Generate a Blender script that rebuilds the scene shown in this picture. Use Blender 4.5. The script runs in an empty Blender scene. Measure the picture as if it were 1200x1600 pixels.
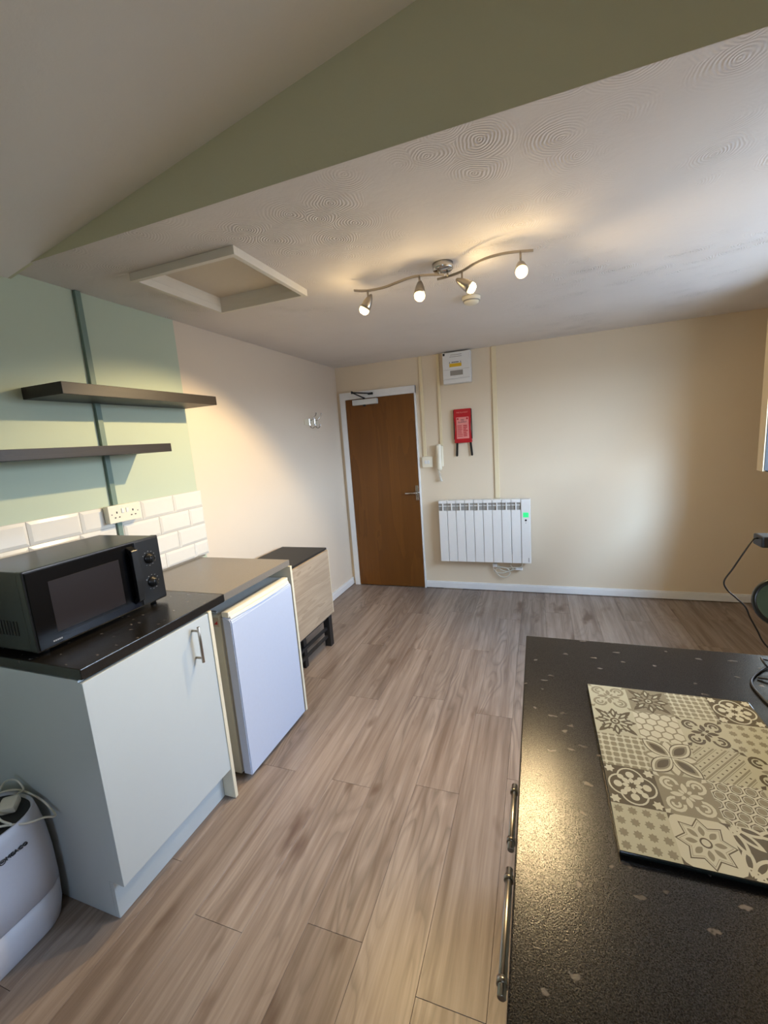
import bpy, bmesh, math, random
from mathutils import Vector, Matrix
random.seed(7)
S = bpy.context.scene
C = S.collection

# ------------------------------------------------------------------ camera
F, YAW, PITCH, ROLL = 665.575, 0.352071, 0.166870, -0.073329
CAM = Vector((1.94443, 0.0, 1.54547))
fw = Vector((-math.sin(YAW)*math.cos(PITCH), math.cos(YAW)*math.cos(PITCH), -math.sin(PITCH)))
r0 = Vector((math.cos(YAW), math.sin(YAW), 0)); u0 = r0.cross(fw)
rt = math.cos(ROLL)*r0 + math.sin(ROLL)*u0
up = -math.sin(ROLL)*r0 + math.cos(ROLL)*u0
cam_d = bpy.data.cameras.new('camera'); cam = bpy.data.objects.new('camera', cam_d); C.objects.link(cam)
cam_d.sensor_fit = 'VERTICAL'; cam_d.sensor_height = 24.0; cam_d.lens = F*24.0/1600.0
cam_d.clip_start = 0.02
m = Matrix((rt, up, -fw)).transposed().to_4x4(); m.translation = CAM
cam.matrix_world = m
S.camera = cam

# ------------------------------------------------------------------ world, light, exposure
W = bpy.data.worlds.new('world'); S.world = W; W.use_nodes = True
bg = W.node_tree.nodes['Background']; wt_ = W.node_tree
tcw = wt_.nodes.new('ShaderNodeTexCoord'); sx_ = wt_.nodes.new('ShaderNodeSeparateXYZ'); rw = wt_.nodes.new('ShaderNodeValToRGB')
wt_.links.new(tcw.outputs['Generated'], sx_.inputs[0]); wt_.links.new(sx_.outputs['Z'], rw.inputs[0])
e_ = rw.color_ramp.elements                       # z < 0 clamps to the first stop: dim grey-blue ground and roofs
e_[0].position = 0.0; e_[0].color = (0.09, 0.12, 0.17, 1); e_[1].position = 1.0; e_[1].color = (0.40, 0.62, 1.0, 1)
x_ = e_.new(0.06); x_.color = (0.62, 0.78, 1.0, 1)
wt_.links.new(rw.outputs[0], bg.inputs[0]); bg.inputs[1].default_value = 31.0
S.view_settings.view_transform = 'Standard'; S.view_settings.look = 'None'
S.view_settings.gamma = 1.0; S.view_settings.use_curve_mapping = False
S.view_settings.exposure = -0.17
LAMP_W = 30.0                      # each bulb's beam
SPILL_W = 1.3                      # light leaking sideways out of each frosted bulb
WARM = (1.0, 0.73, 0.38)
# window opening in the right wall (daylight comes in through it)
XR, WY0, WY1, WZ0, WZ1, WD = 3.40, 1.50, 3.262, 1.190, 2.12, 0.08
XA, YA = 3.74, 3.335                 # alcove between the window wall and the far corner
def area(name, loc, rot, sx, sy, power, col, portal=False):
    d = bpy.data.lights.new(name, 'AREA'); d.shape = 'RECTANGLE'; d.size = sx; d.size_y = sy
    d.energy = power; d.color = col; d.cycles.is_portal = portal
    o = bpy.data.objects.new(name, d); o.location = loc; o.rotation_euler = rot; C.objects.link(o); return o
sun_d = bpy.data.lights.new('hazy_daylight', 'SUN'); sun_d.energy = 14.0; sun_d.angle = math.radians(28); sun_d.color = (0.42, 0.66, 1.0)
sun = bpy.data.objects.new('hazy_daylight', sun_d); C.objects.link(sun)
sun.rotation_euler = Vector((-0.25, 1.0, -0.66)).to_track_quat('-Z', 'Y').to_euler()
area('window_portal', (XR+WD+0.02, (WY0+WY1)/2, (WZ0+WZ1)/2), (0, math.radians(90), 0), WZ1-WZ0, WY1-WY0, 1, (1, 1, 1), True)
NY0, NY1, NX0, NX1, NZ0, NZ1 = -1.75, -1.65, 1.82, 2.44, 1.15, 1.90   # unseen window behind the camera, enlarged as fill for the near side
area('near_fill_portal', ((NX0+NX1)/2, NY0-0.02, (NZ0+NZ1)/2), (math.radians(90), 0, 0), NX1-NX0, NZ1-NZ0, 1, (1, 1, 1), True)

# ------------------------------------------------------------------ colours and materials
def lin(c):
    return c/12.92 if c <= 0.04045 else ((c+0.055)/1.055)**2.4
def rgb(r, g, b): return (lin(r/255), lin(g/255), lin(b/255), 1)
class N:
    def __init__(s, name):
        s.m = bpy.data.materials.new(name); s.m.use_nodes = True; s.t = s.m.node_tree
        s.b = s.t.nodes['Principled BSDF']
    def n(s, typ, **kw):
        nd = s.t.nodes.new(typ)
        for k, v in kw.items():
            if k.startswith('i_'):
                key = k[2:]; nd.inputs[int(key) if key.isdigit() else key.replace('_', ' ')].default_value = v
            else: setattr(nd, k, v)
        return nd
    def l(s, a, b): s.t.links.new(a, b)
    def co(s, kind='Object', scale=(1, 1, 1), loc=(0, 0, 0), rot=(0, 0, 0)):
        tc = s.n('ShaderNodeTexCoord'); mp = s.n('ShaderNodeMapping')
        mp.inputs['Scale'].default_value = scale; mp.inputs['Location'].default_value = loc; mp.inputs['Rotation'].default_value = rot
        s.l(tc.outputs[kind], mp.inputs[0]); return mp.outputs[0]
    def noise(s, vec, scale, detail=4, rough=0.5, dist=0):
        nd = s.n('ShaderNodeTexNoise'); nd.inputs['Scale'].default_value = scale; nd.inputs['Detail'].default_value = detail
        nd.inputs['Roughness'].default_value = rough; nd.inputs['Distortion'].default_value = dist
        s.l(vec, nd.inputs['Vector']); return nd.outputs['Fac']
    def ramp(s, fac, stops):
        r = s.n('ShaderNodeValToRGB'); e = r.color_ramp.elements
        e[0].position, e[0].color = stops[0]; e[1].position, e[1].color = stops[-1]
        for p, c in stops[1:-1]:
            x = e.new(p); x.color = c
        s.l(fac, r.inputs[0]); return r.outputs[0]
    def mix(s, fac, a, b, mode='MIX'):
        x = s.n('ShaderNodeMix', data_type='RGBA', blend_type=mode)
        for sock, v in ((x.inputs[0], fac), (x.inputs[6], a), (x.inputs[7], b)):
            if hasattr(v, 'is_linked'): s.l(v, sock)
            else: sock.default_value = v
        return x.outputs[2]
    def math(s, op, a, b=None, c=None):
        x = s.n('ShaderNodeMath', operation=op)
        for i, v in enumerate((a, b, c)):
            if v is None: continue
            if hasattr(v, 'is_linked'): s.l(v, x.inputs[i])
            else: x.inputs[i].default_value = v
        return x.outputs[0]
    def bump(s, h, strength=0.3, dist=0.002, prev=None):
        b = s.n('ShaderNodeBump'); b.inputs['Strength'].default_value = strength; b.inputs['Distance'].default_value = dist
        s.l(h, b.inputs['Height'])
        if prev: s.l(prev, b.inputs['Normal'])
        s.l(b.outputs[0], s.b.inputs['Normal']); return b.outputs[0]
    def set(s, col=None, rough=None, metal=None, spec=None, coat=None):
        b = s.b
        if col is not None:
            if hasattr(col, 'is_linked'): s.l(col, b.inputs['Base Color'])
            else: b.inputs['Base Color'].default_value = col
        if rough is not None:
            if hasattr(rough, 'is_linked'): s.l(rough, b.inputs['Roughness'])
            else: b.inputs['Roughness'].default_value = rough
        if metal is not None: b.inputs['Metallic'].default_value = metal
        if spec is not None: b.inputs['Specular IOR Level'].default_value = spec
        if coat is not None: b.inputs['Coat Weight'].default_value = coat
        return s

def plain(name, col, rough=0.5, metal=0.0, var=0.05, scale=30, bump=0.0, spec=None):
    """a solid colour with slight procedural mottling and optional fine relief"""
    k = N(name); v = k.co('Object'); f = k.noise(v, scale, 3)
    dark = tuple(c*(1-var) for c in col[:3])+(1,)
    k.set(k.mix(f, dark, col), rough, metal, spec)
    if bump: k.bump(k.noise(v, scale*8, 3), bump, 0.001)
    return k.m

M = {}
M['white'] = plain('white_gloss_paint', rgb(232, 232, 230), 0.32, bump=0.02)
M['white_plastic'] = plain('white_plastic', rgb(228, 228, 224), 0.4)
M['cream_plastic'] = plain('cream_plastic', rgb(236, 228, 205), 0.4)
M['unit_white'] = plain('white_cabinet_board', rgb(188, 196, 198), 0.42, var=0.02)
M['unit_edge'] = plain('cream_board_edge', rgb(222, 214, 190), 0.5)
M['fridge_white'] = plain('white_fridge_enamel', rgb(188, 198, 218), 0.38, bump=0.03, scale=60)
M['fridge_cream'] = plain('cream_fridge_trim', rgb(226, 220, 202), 0.45)
M['fridge_side'] = plain('grey_fridge_side', rgb(208, 211, 207), 0.5, bump=0.05, scale=60)
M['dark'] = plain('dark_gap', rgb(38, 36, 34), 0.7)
M['black'] = plain('black_plastic', rgb(15, 15, 15), 0.35, bump=0.02)
M['black_matt'] = plain('matt_black_board', rgb(34, 32, 31), 0.55)
M['black_gloss'] = plain('gloss_black_glass', rgb(8, 8, 9), 0.2, spec=0.2)
M['mw_window'] = plain('dark_oven_window', rgb(34, 28, 28), 0.3, spec=0.3)
M['mw_blue_sheen'] = plain('dark_blue_sheen', rgb(14, 18, 28), 0.2, spec=0.3)
M['grey_print'] = plain('grey_lettering', rgb(150, 150, 150), 0.5)
M['dark_print'] = plain('dark_lettering', rgb(60, 62, 66), 0.5)
M['steel'] = plain('brushed_nickel', rgb(176, 168, 156), 0.28, 1.0, bump=0.03)
M['chrome'] = plain('chrome', rgb(200, 198, 194), 0.14, 1.0)
M['red'] = plain('red_vinyl', rgb(186, 24, 34), 0.35, bump=0.05)
M['pink'] = plain('pale_red_print', rgb(226, 140, 132), 0.5)
M['yellow'] = plain('yellow_label', rgb(226, 182, 30), 0.5)
M['green_led'] = N('green_display').m
M['rad_white'] = plain('white_radiator_paint', rgb(236, 234, 228), 0.35)
M['rad_slot'] = plain('grey_slot', rgb(150, 146, 138), 0.6)
M['cable_white'] = plain('white_cable', rgb(214, 210, 196), 0.45)
M['cable_black'] = plain('black_cable', rgb(24, 20, 18), 0.45)
M['board_edge'] = plain('dark_green_glass_edge', rgb(20, 26, 24), 0.1)
M['mirror_rim'] = plain('black_mirror_rim', rgb(26, 27, 24), 0.3)
M['mirror_glass'] = plain('grey_green_mirror', rgb(120, 130, 118), 0.12, 0.9)
M['dehum_white'] = plain('white_satin_plastic', rgb(198, 200, 210), 0.42, bump=0.04, scale=80)
M['dehum_grille'] = plain('dark_grille', rgb(26, 26, 28), 0.5)
M['cab_cream'] = plain('cream_cabinet_paint', rgb(222, 200, 160), 0.5)
M['energy'] = plain('pale_sticker', rgb(190, 180, 170), 0.5)
g = M['green_led'].node_tree.nodes['Principled BSDF']
g.inputs['Base Color'].default_value = rgb(40, 200, 120); g.inputs['Emission Color'].default_value = rgb(60, 235, 140); g.inputs['Emission Strength'].default_value = 0.6

def wall_mat(name, col, bump=0.12, scale=5.0):
    k = N(name); v = k.co('Object')
    f = k.noise(v, 2.2, 4)
    dark = tuple(c*0.95 for c in col[:3])+(1,)
    k.set(k.mix(f, dark, col), 0.75, spec=0.25)
    h = k.noise(v, scale, 5, 0.6); h2 = k.noise(v, 160, 2)
    hh = k.math('ADD', h, k.math('MULTIPLY', h2, 0.06))
    k.bump(hh, bump, 0.006)
    return k.m
M['cream_wall'] = wall_mat('cream_wall_paint', rgb(224, 208, 182))
M['cream_wall_left'] = wall_mat('pale_cream_wall_paint', rgb(222, 208, 188))
M['green_wall'] = wall_mat('sage_wall_paint', rgb(190, 202, 180))
M['green_beam_lit'] = wall_mat('lightened_sage_beam', rgb(206, 206, 176), 0.35, 14)  # sage lightened to stand in for light on the beam face
M['slope'] = wall_mat('white_sloped_ceiling_paint', rgb(238, 234, 226), 0.25, 18)
M['trunk_green_shaded'] = plain('shadowed_sage_trunking', rgb(112, 134, 122), 0.5)  # sage darkened so the colour carries the shadow on the trunking
M['trunk_cream'] = plain('cream_trunking', rgb(228, 212, 174), 0.5)
M['hatch_panel'] = plain('hatch_board', rgb(216, 205, 186), 0.6, bump=0.05)
M['hatch_frame'] = plain('hatch_timber_paint', rgb(226, 221, 208), 0.45, bump=0.05)

# artex ceiling: swirled ridges combed into the plaster
def artex():
    k = N('artex_ceiling_paint'); v = k.co('Object')
    k.set(k.mix(k.noise(v, 3, 3), rgb(218, 212, 206), rgb(228, 222, 216)), 0.62, spec=0.3)
    nz = k.n('ShaderNodeTexNoise'); nz.inputs['Scale'].default_value = 9; k.l(v, nz.inputs['Vector'])
    mx = k.n('ShaderNodeVectorMath', operation='MULTIPLY_ADD'); k.l(nz.outputs['Color'], mx.inputs[0])
    mx.inputs[1].default_value = (0.045, 0.045, 0.0); k.l(v, mx.inputs[2])
    vo = k.n('ShaderNodeTexVoronoi'); vo.inputs['Scale'].default_value = 6.2; vo.voronoi_dimensions = '2D'; k.l(mx.outputs[0], vo.inputs['Vector'])
    ring = k.math('SINE', k.math('MULTIPLY', vo.outputs['Distance'], 52.0))
    ring = k.math('POWER', k.math('ABSOLUTE', ring), 2.0)
    fade = k.math('SUBTRACT', 1.0, k.math('MULTIPLY', vo.outputs['Distance'], 1.35)); fade = k.math('MAXIMUM', fade, 0.0)
    patch = k.ramp(k.noise(v, 1.7, 2), [(0.46, (0, 0, 0, 1)), (0.62, (1, 1, 1, 1))])
    core = k.math('LESS_THAN', vo.outputs['Distance'], 0.32)
    crack = k.n('ShaderNodeTexVoronoi', feature='DISTANCE_TO_EDGE'); crack.inputs['Scale'].default_value = 62; k.l(mx.outputs[0], crack.inputs['Vector'])
    cr = k.math('MULTIPLY', k.math('LESS_THAN', crack.outputs['Distance'], 0.10), core)
    h = k.math('MULTIPLY', k.math('MULTIPLY', ring, fade), patch)
    h = k.math('SUBTRACT', h, k.math('MULTIPLY', k.math('MULTIPLY', cr, patch), 0.8))
    n1 = k.bump(h, 0.65, 0.005)
    k.bump(k.noise(v, 28, 4, 0.6), 0.35, 0.003, n1)
    return k.m
M['artex'] = artex()

def laminate(name, shade):
    """oak laminate: long grain along Y with cathedral figure, each plank shifted by its own random number"""
    k = N(name); tc = k.n('ShaderNodeTexCoord'); oi = k.n('ShaderNodeObjectInfo')
    sh = k.n('ShaderNodeVectorMath', operation='MULTIPLY_ADD')
    cb = k.n('ShaderNodeCombineXYZ')
    for i in range(3): k.l(oi.outputs['Random'], cb.inputs[i])
    k.l(cb.outputs[0], sh.inputs[0]); sh.inputs[1].default_value = (37.0, 91.0, 13.0); k.l(tc.outputs['Object'], sh.inputs[2])
    mp = k.n('ShaderNodeMapping'); mp.inputs['Scale'].default_value = (5.2, 0.8, 1); k.l(sh.outputs[0], mp.inputs[0]); v = mp.outputs[0]
    # cathedral rings: contour lines of a stretched noise
    n0 = k.noise(v, 1.35, 2, 0.4, 0.3)
    ringf = k.math('FRACT', k.math('MULTIPLY', n0, 15.0))
    rmask = k.ramp(k.noise(v, 1.1, 2, 0.5), [(0.42, (0.12, 0.12, 0.12, 1)), (0.60, (1, 1, 1, 1))])
    rings = k.ramp(ringf, [(0.0, (0.52, 0.52, 0.52, 1)), (0.5, (1, 1, 1, 1)), (0.9, (0.8, 0.8, 0.8, 1)), (1.0, (0.5, 0.5, 0.5, 1))])
    mpf = k.n('ShaderNodeMapping'); mpf.inputs['Scale'].default_value = (120, 3.0, 1); k.l(sh.outputs[0], mpf.inputs[0])
    fine = k.noise(mpf.outputs[0], 1.0, 4, 0.6)
    mpk = k.n('ShaderNodeMapping'); mpk.inputs['Scale'].default_value = (7.0, 2.6, 1); k.l(sh.outputs[0], mpk.inputs[0])
    kn = k.noise(mpk.outputs[0], 1.0, 3, 0.5)
    knots = k.ramp(kn, [(0.63, (0, 0, 0, 1)), (0.74, (1, 1, 1, 1))])
    base = k.mix(k.noise(v, 0.8, 3), tuple(shade*c for c in rgb(150, 134, 122)[:3])+(1,), tuple(shade*c for c in rgb(178, 162, 148)[:3])+(1,))
    c1 = k.mix(k.math('MULTIPLY', rmask, 0.85), base, rings, 'MULTIPLY')
    mps = k.n('ShaderNodeMapping'); mps.inputs['Scale'].default_value = (26, 1.1, 1); k.l(sh.outputs[0], mps.inputs[0])
    c1 = k.mix(k.math('MULTIPLY', k.ramp(k.noise(mps.outputs[0], 1.0, 4, 0.6), [(0.40, (0, 0, 0, 1)), (0.72, (1, 1, 1, 1))]), 0.75), c1, rgb(104, 85, 72))
    c2 = k.mix(k.math('MULTIPLY', k.math('SUBTRACT', fine, 0.35), 0.9), c1, rgb(112, 92, 76))
    c3 = k.mix(k.math('MULTIPLY', knots, 0.85), c2, rgb(94, 72, 58))
    hsv = k.n('ShaderNodeHueSaturation'); k.l(c3, hsv.inputs['Color'])
    k.l(k.math('ADD', k.math('MULTIPLY', oi.outputs['Random'], 0.20), 0.80), hsv.inputs['Value'])
    k.set(hsv.outputs[0], k.math('ADD', k.math('MULTIPLY', fine, 0.15), 0.28), spec=0.4)
    k.bump(fine, 0.12, 0.001)
    return k.m
M['plank'] = laminate('oak_laminate', 1.0)

def wood(name, c0, c1, axis_scale, rough=0.45, rings=10):
    k = N(name); v = k.co('Object', axis_scale)
    n0 = k.noise(v, 1.0, 3, 0.5, 0.6); f = k.math('FRACT', k.math('MULTIPLY', n0, rings))
    v2 = k.co('Object', tuple(s*14 if s == max(axis_scale) else s*2 for s in axis_scale)); fine = k.noise(v2, 1.0, 3)
    c = k.mix(k.math('MULTIPLY', f, 0.5), c1, c0); c = k.mix(k.math('MULTIPLY', fine, 0.6), c, c0)
    k.set(c, rough, spec=0.4); return k.m
M['door_wood'] = wood('varnished_brown_door', rgb(90, 52, 14), rgb(122, 76, 26), (5.0, 1, 0.7), 0.4, 4)
M['leaf_wood'] = wood('grey_oak_table_leaf', rgb(136, 118, 98), rgb(188, 170, 146), (1, 1.3, 16.0), 0.5, 5)
M['shelf_wood'] = wood('black_brown_shelf', rgb(24, 21, 19), rgb(48, 40, 34), (20, 1.2, 20), 0.45, 3)

def stone_top(name, dark, mid, fleck, flake_amt=1.0, rough=0.34, bump=0.5, spec=0.5):
    k = N(name); v = k.co('Object')
    n1 = k.noise(v, 500, 2, 0.7)
    base = k.mix(k.ramp(n1, [(0.35, (0, 0, 0, 1)), (0.7, (1, 1, 1, 1))]), dark, mid)
    base = k.mix(k.math('MULTIPLY', k.noise(v, 9, 3), 0.5), base, dark)
    vo = k.n('ShaderNodeTexVoronoi', voronoi_dimensions='2D'); vo.inputs['Scale'].default_value = 15; vo.inputs['Randomness'].default_value = 1
    nz = k.n('ShaderNodeTexNoise'); nz.inputs['Scale'].default_value = 60; k.l(v, nz.inputs['Vector'])
    ad = k.n('ShaderNodeVectorMath', operation='MULTIPLY_ADD'); k.l(nz.outputs['Color'], ad.inputs[0]); ad.inputs[1].default_value = (0.03, 0.03, 0.03)
    mp = k.n('ShaderNodeMapping'); mp.inputs['Rotation'].default_value = (0, 0, 0.7); mp.inputs['Scale'].default_value = (1.0, 1.9, 1); k.l(v, mp.inputs[0])
    k.l(mp.outputs[0], ad.inputs[2]); k.l(ad.outputs[0], vo.inputs['Vector'])
    dd = k.math('ADD', vo.outputs['Distance'], k.math('MULTIPLY', k.noise(v, 90, 3), 0.16))
    fl = k.ramp(dd, [(0.0, (1, 1, 1, 1)), (0.15, (0.7, 0.7, 0.7, 1)), (0.19, (0, 0, 0, 1))])
    keep = k.math('GREATER_THAN', k.n('ShaderNodeSeparateColor').outputs[0], 0.0)
    sc = [n for n in k.t.nodes if n.type == 'SEPARATE_COLOR'][-1]; k.l(vo.outputs['Color'], sc.inputs[0])
    keep = k.math('MULTIPLY', k.math('GREATER_THAN', sc.outputs[0], 0.66), k.math('ADD', k.math('MULTIPLY', sc.outputs[1], 0.6), 0.4))
    fac = k.math('MULTIPLY', k.math('MULTIPLY', fl, keep), 0.8*flake_amt)
    k.set(k.mix(fac, base, fleck), rough)
    k.l(k.math('MULTIPLY', k.ramp(k.noise(v, 620, 2, 0.6), [(0.38, (0.25, 0.25, 0.25, 1)), (0.66, (1, 1, 1, 1))]), spec*1.9), k.b.inputs['Specular IOR Level'])
    k.bump(k.noise(v, 480, 2, 0.6), bump, 0.0010)
    return k.m
M['worktop_black'] = stone_top('black_flecked_worktop', rgb(17, 16, 15), rgb(40, 37, 34), rgb(140, 132, 124), 1.0, 0.21, 0.22, 0.5)
M['worktop_grey'] = stone_top('grey_stone_worktop', rgb(112, 106, 98), rgb(134, 128, 118), rgb(150, 144, 134), 0.3, 0.30, 0.15)
M['tile'] = plain('white_glazed_tile', rgb(226, 222, 212), 0.12, var=0.03)
M['grout'] = plain('pale_grout', rgb(196, 190, 178), 0.8)
M['print_base'] = plain('cream_print', rgb(192, 194, 176), 0.16, var=0.03)
M['print_pale'] = plain('pale_print', rgb(208, 210, 196), 0.16, var=0.03)
M['print_mid'] = plain('taupe_print', rgb(146, 143, 126), 0.16, var=0.05)
M['print_dark'] = plain('olive_brown_print', rgb(100, 94, 78), 0.16, var=0.05)
def emis(name, col, st):
    k = N(name); k.b.inputs['Base Color'].default_value = (1, 1, 1, 1)
    k.b.inputs['Emission Color'].default_value = col; k.b.inputs['Emission Strength'].default_value = st; return k.m
M['bulb'] = emis('lit_bulb', (1.0, 0.72, 0.30, 1), 4.0)
def glass():
    k = N('window_glass'); k.t.nodes.remove(k.b)
    tr = k.n('ShaderNodeBsdfTransparent'); gl = k.n('ShaderNodeBsdfGlossy'); gl.inputs['Roughness'].default_value = 0.02
    mx = k.n('ShaderNodeMixShader'); mx.inputs[0].default_value = 0.06; k.l(tr.outputs[0], mx.inputs[1]); k.l(gl.outputs[0], mx.inputs[2])
    k.l(mx.outputs[0], k.t.nodes['Material Output'].inputs[0]); return k.m
M['glass'] = glass()
M['cab_glass'] = plain('grey_green_cabinet_glass', rgb(96, 104, 98), 0.1)

# ------------------------------------------------------------------ builders
def box(bm, x0, x1, y0, y1, z0, z1, bev=0.0, seg=2, mi=0, rot=None):
    g = bmesh.ops.create_cube(bm, size=1.0)
    vs = g['verts']
    bmesh.ops.scale(bm, vec=(x1-x0, y1-y0, z1-z0), verts=vs)
    c = Vector(((x0+x1)/2, (y0+y1)/2, (z0+z1)/2))
    if rot is not None: bmesh.ops.rotate(bm, cent=(0, 0, 0), matrix=rot, verts=vs)
    bmesh.ops.translate(bm, vec=c, verts=vs)
    fs = {f for v in vs for f in v.link_faces}
    for f in fs: f.material_index = mi
    if bev:
        es = list({e for v in vs for e in v.link_edges})
        r = bmesh.ops.bevel(bm, geom=es, offset=bev, segments=seg, profile=0.6, affect='EDGES')
        for f in r['faces']: f.material_index = mi
    return bm
def B(*a, **k): return box(bmesh.new(), *a, **k)
def frame_of(d):
    d = d.normalized(); a = Vector((0, 0, 1)) if abs(d.z) < 0.9 else Vector((1, 0, 0))
    x = d.cross(a).normalized(); return x, d.cross(x).normalized()
def lathe(bm, base, axis, prof, n=20, mi=0):
    """surface of revolution: prof = [(dist along axis, radius)]"""
    base = Vector(base); axis = Vector(axis).normalized(); x, y = frame_of(axis); rings = []
    for t, r in prof:
        if r < 1e-6: rings.append([bm.verts.new(base+axis*t)])
        else: rings.append([bm.verts.new(base+axis*t+(x*math.cos(2*math.pi*i/n)+y*math.sin(2*math.pi*i/n))*r) for i in range(n)])
    for a, b in zip(rings, rings[1:]):
        for i in range(n):
            j = (i+1) % n
            if len(a) == 1 and len(b) == 1: continue
            if len(a) == 1: f = bm.faces.new((a[0], b[j], b[i]))
            elif len(b) == 1: f = bm.faces.new((a[i], a[j], b[0]))
            else: f = bm.faces.new((a[i], a[j], b[j], b[i]))
            f.material_index = mi; f.smooth = True
    for k_, rg in ((0, rings[0]), (-1, rings[-1])):
        if len(rg) > 1:
            f = bm.faces.new(rg if k_ == -1 else rg[::-1]); f.material_index = mi
    return bm
def cyl(bm, a, b, r, n=16, mi=0, bev=0.0):
    a = Vector(a); b = Vector(b); L = (b-a).length
    pr = [(0, r), (L, r)] if not bev else [(0, r-bev), (bev, r), (L-bev, r), (L, r-bev)]
    return lathe(bm, a, b-a, pr, n, mi)
def smooth_path(pts, n=8):
    pts = [Vector(p) for p in pts]; P = [pts[0]*2-pts[1]]+pts+[pts[-1]*2-pts[-2]]; out = []
    for i in range(1, len(P)-2):
        for k_ in range(n):
            t = k_/n; a, b, c, d = P[i-1:i+3]
            out.append(0.5*((2*b)+(c-a)*t+(2*a-5*b+4*c-d)*t*t+(3*b-a-3*c+d)*t**3))
    out.append(pts[-1]); return out
def tube(bm, pts, r, n=8, mi=0, smooth=True, sub=8):
    P = smooth_path(pts, sub) if smooth else [Vector(p) for p in pts]
    rings = []; px = None
    for i, p in enumerate(P):
        d = (P[min(i+1, len(P)-1)]-P[max(i-1, 0)])
        if d.length < 1e-9: d = Vector((0, 0, 1))
        d.normalize()
        if px is None: px, _ = frame_of(d)
        x = (px-d*px.dot(d))
        x = x.normalized() if x.length > 1e-6 else frame_of(d)[0]
        y = d.cross(x); px = x
        rings.append([bm.verts.new(p+(x*math.cos(2*math.pi*k_/n)+y*math.sin(2*math.pi*k_/n))*r) for k_ in range(n)])
    for a, b in zip(rings, rings[1:]):
        for i in range(n):
            j = (i+1) % n; f = bm.faces.new((a[i], a[j], b[j], b[i])); f.smooth = True; f.material_index = mi
    bm.faces.new(rings[0][::-1]).material_index = mi; bm.faces.new(rings[-1]).material_index = mi
    return bm
def prism(bm, pts, vec, mi=0):
    """extrude a planar polygon (3D points) along vec"""
    a = [bm.verts.new(p) for p in pts]; b = [bm.verts.new(Vector(p)+Vector(vec)) for p in pts]
    bm.faces.new(a[::-1]).material_index = mi; bm.faces.new(b).material_index = mi
    n = len(pts)
    for i in range(n):
        bm.faces.new((a[i], a[(i+1) % n], b[(i+1) % n], b[i])).material_index = mi
    return bm
def origin_of(o):
    v = Vector((0, 0, 0))
    while o is not None: v += o.location; o = o.parent
    return v
def obj(name, bm, mats, parent=None, at=None, label=None):
    """link a bmesh given in room coordinates as one mesh object"""
    bmesh.ops.recalc_face_normals(bm, faces=bm.faces[:])
    base = origin_of(parent) if parent is not None else Vector((0, 0, 0))
    loc = Vector(at)-base if at is not None else Vector((0, 0, 0))
    org = base+loc
    bmesh.ops.translate(bm, vec=-org, verts=bm.verts[:])
    me = bpy.data.meshes.new(name); bm.to_mesh(me); bm.free()
    for mt in (mats if isinstance(mats, (list, tuple)) else [mats]): me.materials.append(M[mt])
    o = bpy.data.objects.new(name, me); o.location = loc; C.objects.link(o)
    if parent is not None: o.parent = parent
    if label: o['label'] = label
    return o
def thing(name, label, cat, loc, group=None):
    o = bpy.data.objects.new(name, None); o.location = loc; o.empty_display_size = 0.05; C.objects.link(o)
    o['label'] = label; o['category'] = cat
    if group: o['group'] = group
    return o
def tag(o, label, cat, group=None):
    o['label'] = label; o['category'] = cat
    if group: o['group'] = group
    return o
def struct(name, bm, mats, at=None):
    o = obj(name, bm, mats, at=at); o['kind'] = 'structure'; return o
def text_part(name, s, size, loc, rot, mat, parent, depth=0.0004, sx=1.0, bold=0.0):
    cu = bpy.data.curves.new(name, 'FONT'); cu.body = s; cu.size = size; cu.extrude = depth; cu.align_x = 'CENTER'; cu.align_y = 'CENTER'; cu.offset = bold; cu.resolution_u = 2
    t = bpy.data.objects.new(name+'_src', cu); C.objects.link(t)
    me = bpy.data.meshes.new_from_object(t); bpy.data.objects.remove(t)
    me.materials.clear(); me.materials.append(M[mat])
    mt = Matrix.Translation(Vector(loc)-origin_of(parent)) @ rot.to_4x4() @ Matrix.Diagonal((sx, 1, 1, 1))
    me.transform(mt); me.name = name
    o = bpy.data.objects.new(name, me); C.objects.link(o); o.parent = parent; return o
FACE_Y = Matrix.Rotation(math.radians(90), 3, 'X')                 # text that faces the camera on the door wall
FACE_X = Matrix.Rotation(math.radians(90), 3, 'Z') @ FACE_Y        # text on surfaces that face +X

YB, H, YN, XN, YK = 4.14, 2.304, -1.70, 2.56, 1.31                 # door wall, ceiling, near wall, kitchen wall, its end
YBEAM = 1.232
def zs(x): return 2.276+0.1935*x                                   # the sloped ceiling

# ------------------------------------------------------------------ room shell
bm = bmesh.new(); box(bm, -0.1, XA+0.3, YN-0.15, YB+0.15, -0.12, -0.009)
floor = struct('floor', bm, 'dark')
wl = bmesh.new()
box(wl, -0.12, 0, 2.041, YB+0.12, -0.05, H+0.15, mi=0); box(wl, -0.12, 0, YN-0.12, 2.041, -0.05, H+0.1, mi=1)
wall_left = struct('wall_left', wl, ['cream_wall_left', 'green_wall'])
wall_back = struct('wall_back', B(-0.12, XA+0.12, YB, YB+0.12, -0.05, H+0.15), 'cream_wall')
wr = bmesh.new()                                                    # right wall with the deep window opening
box(wr, XR, XR+WD, YK-0.1, WY0, -0.05, H+0.1); box(wr, XR, XR+WD, WY1, YA-0.05, -0.05, H+0.1); box(wr, XR, XA+0.1, YA-0.05, YA, -0.05, H+0.1); box(wr, XA, XA+0.1, YA, YB+0.1, -0.05, H+0.1)
box(wr, XR, XR+WD, WY0, WY1, -0.05, WZ0); box(wr, XR, XR+WD, WY0, WY1, WZ1, H+0.1)
struct('wall_right', wr, 'cream_wall')
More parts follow.
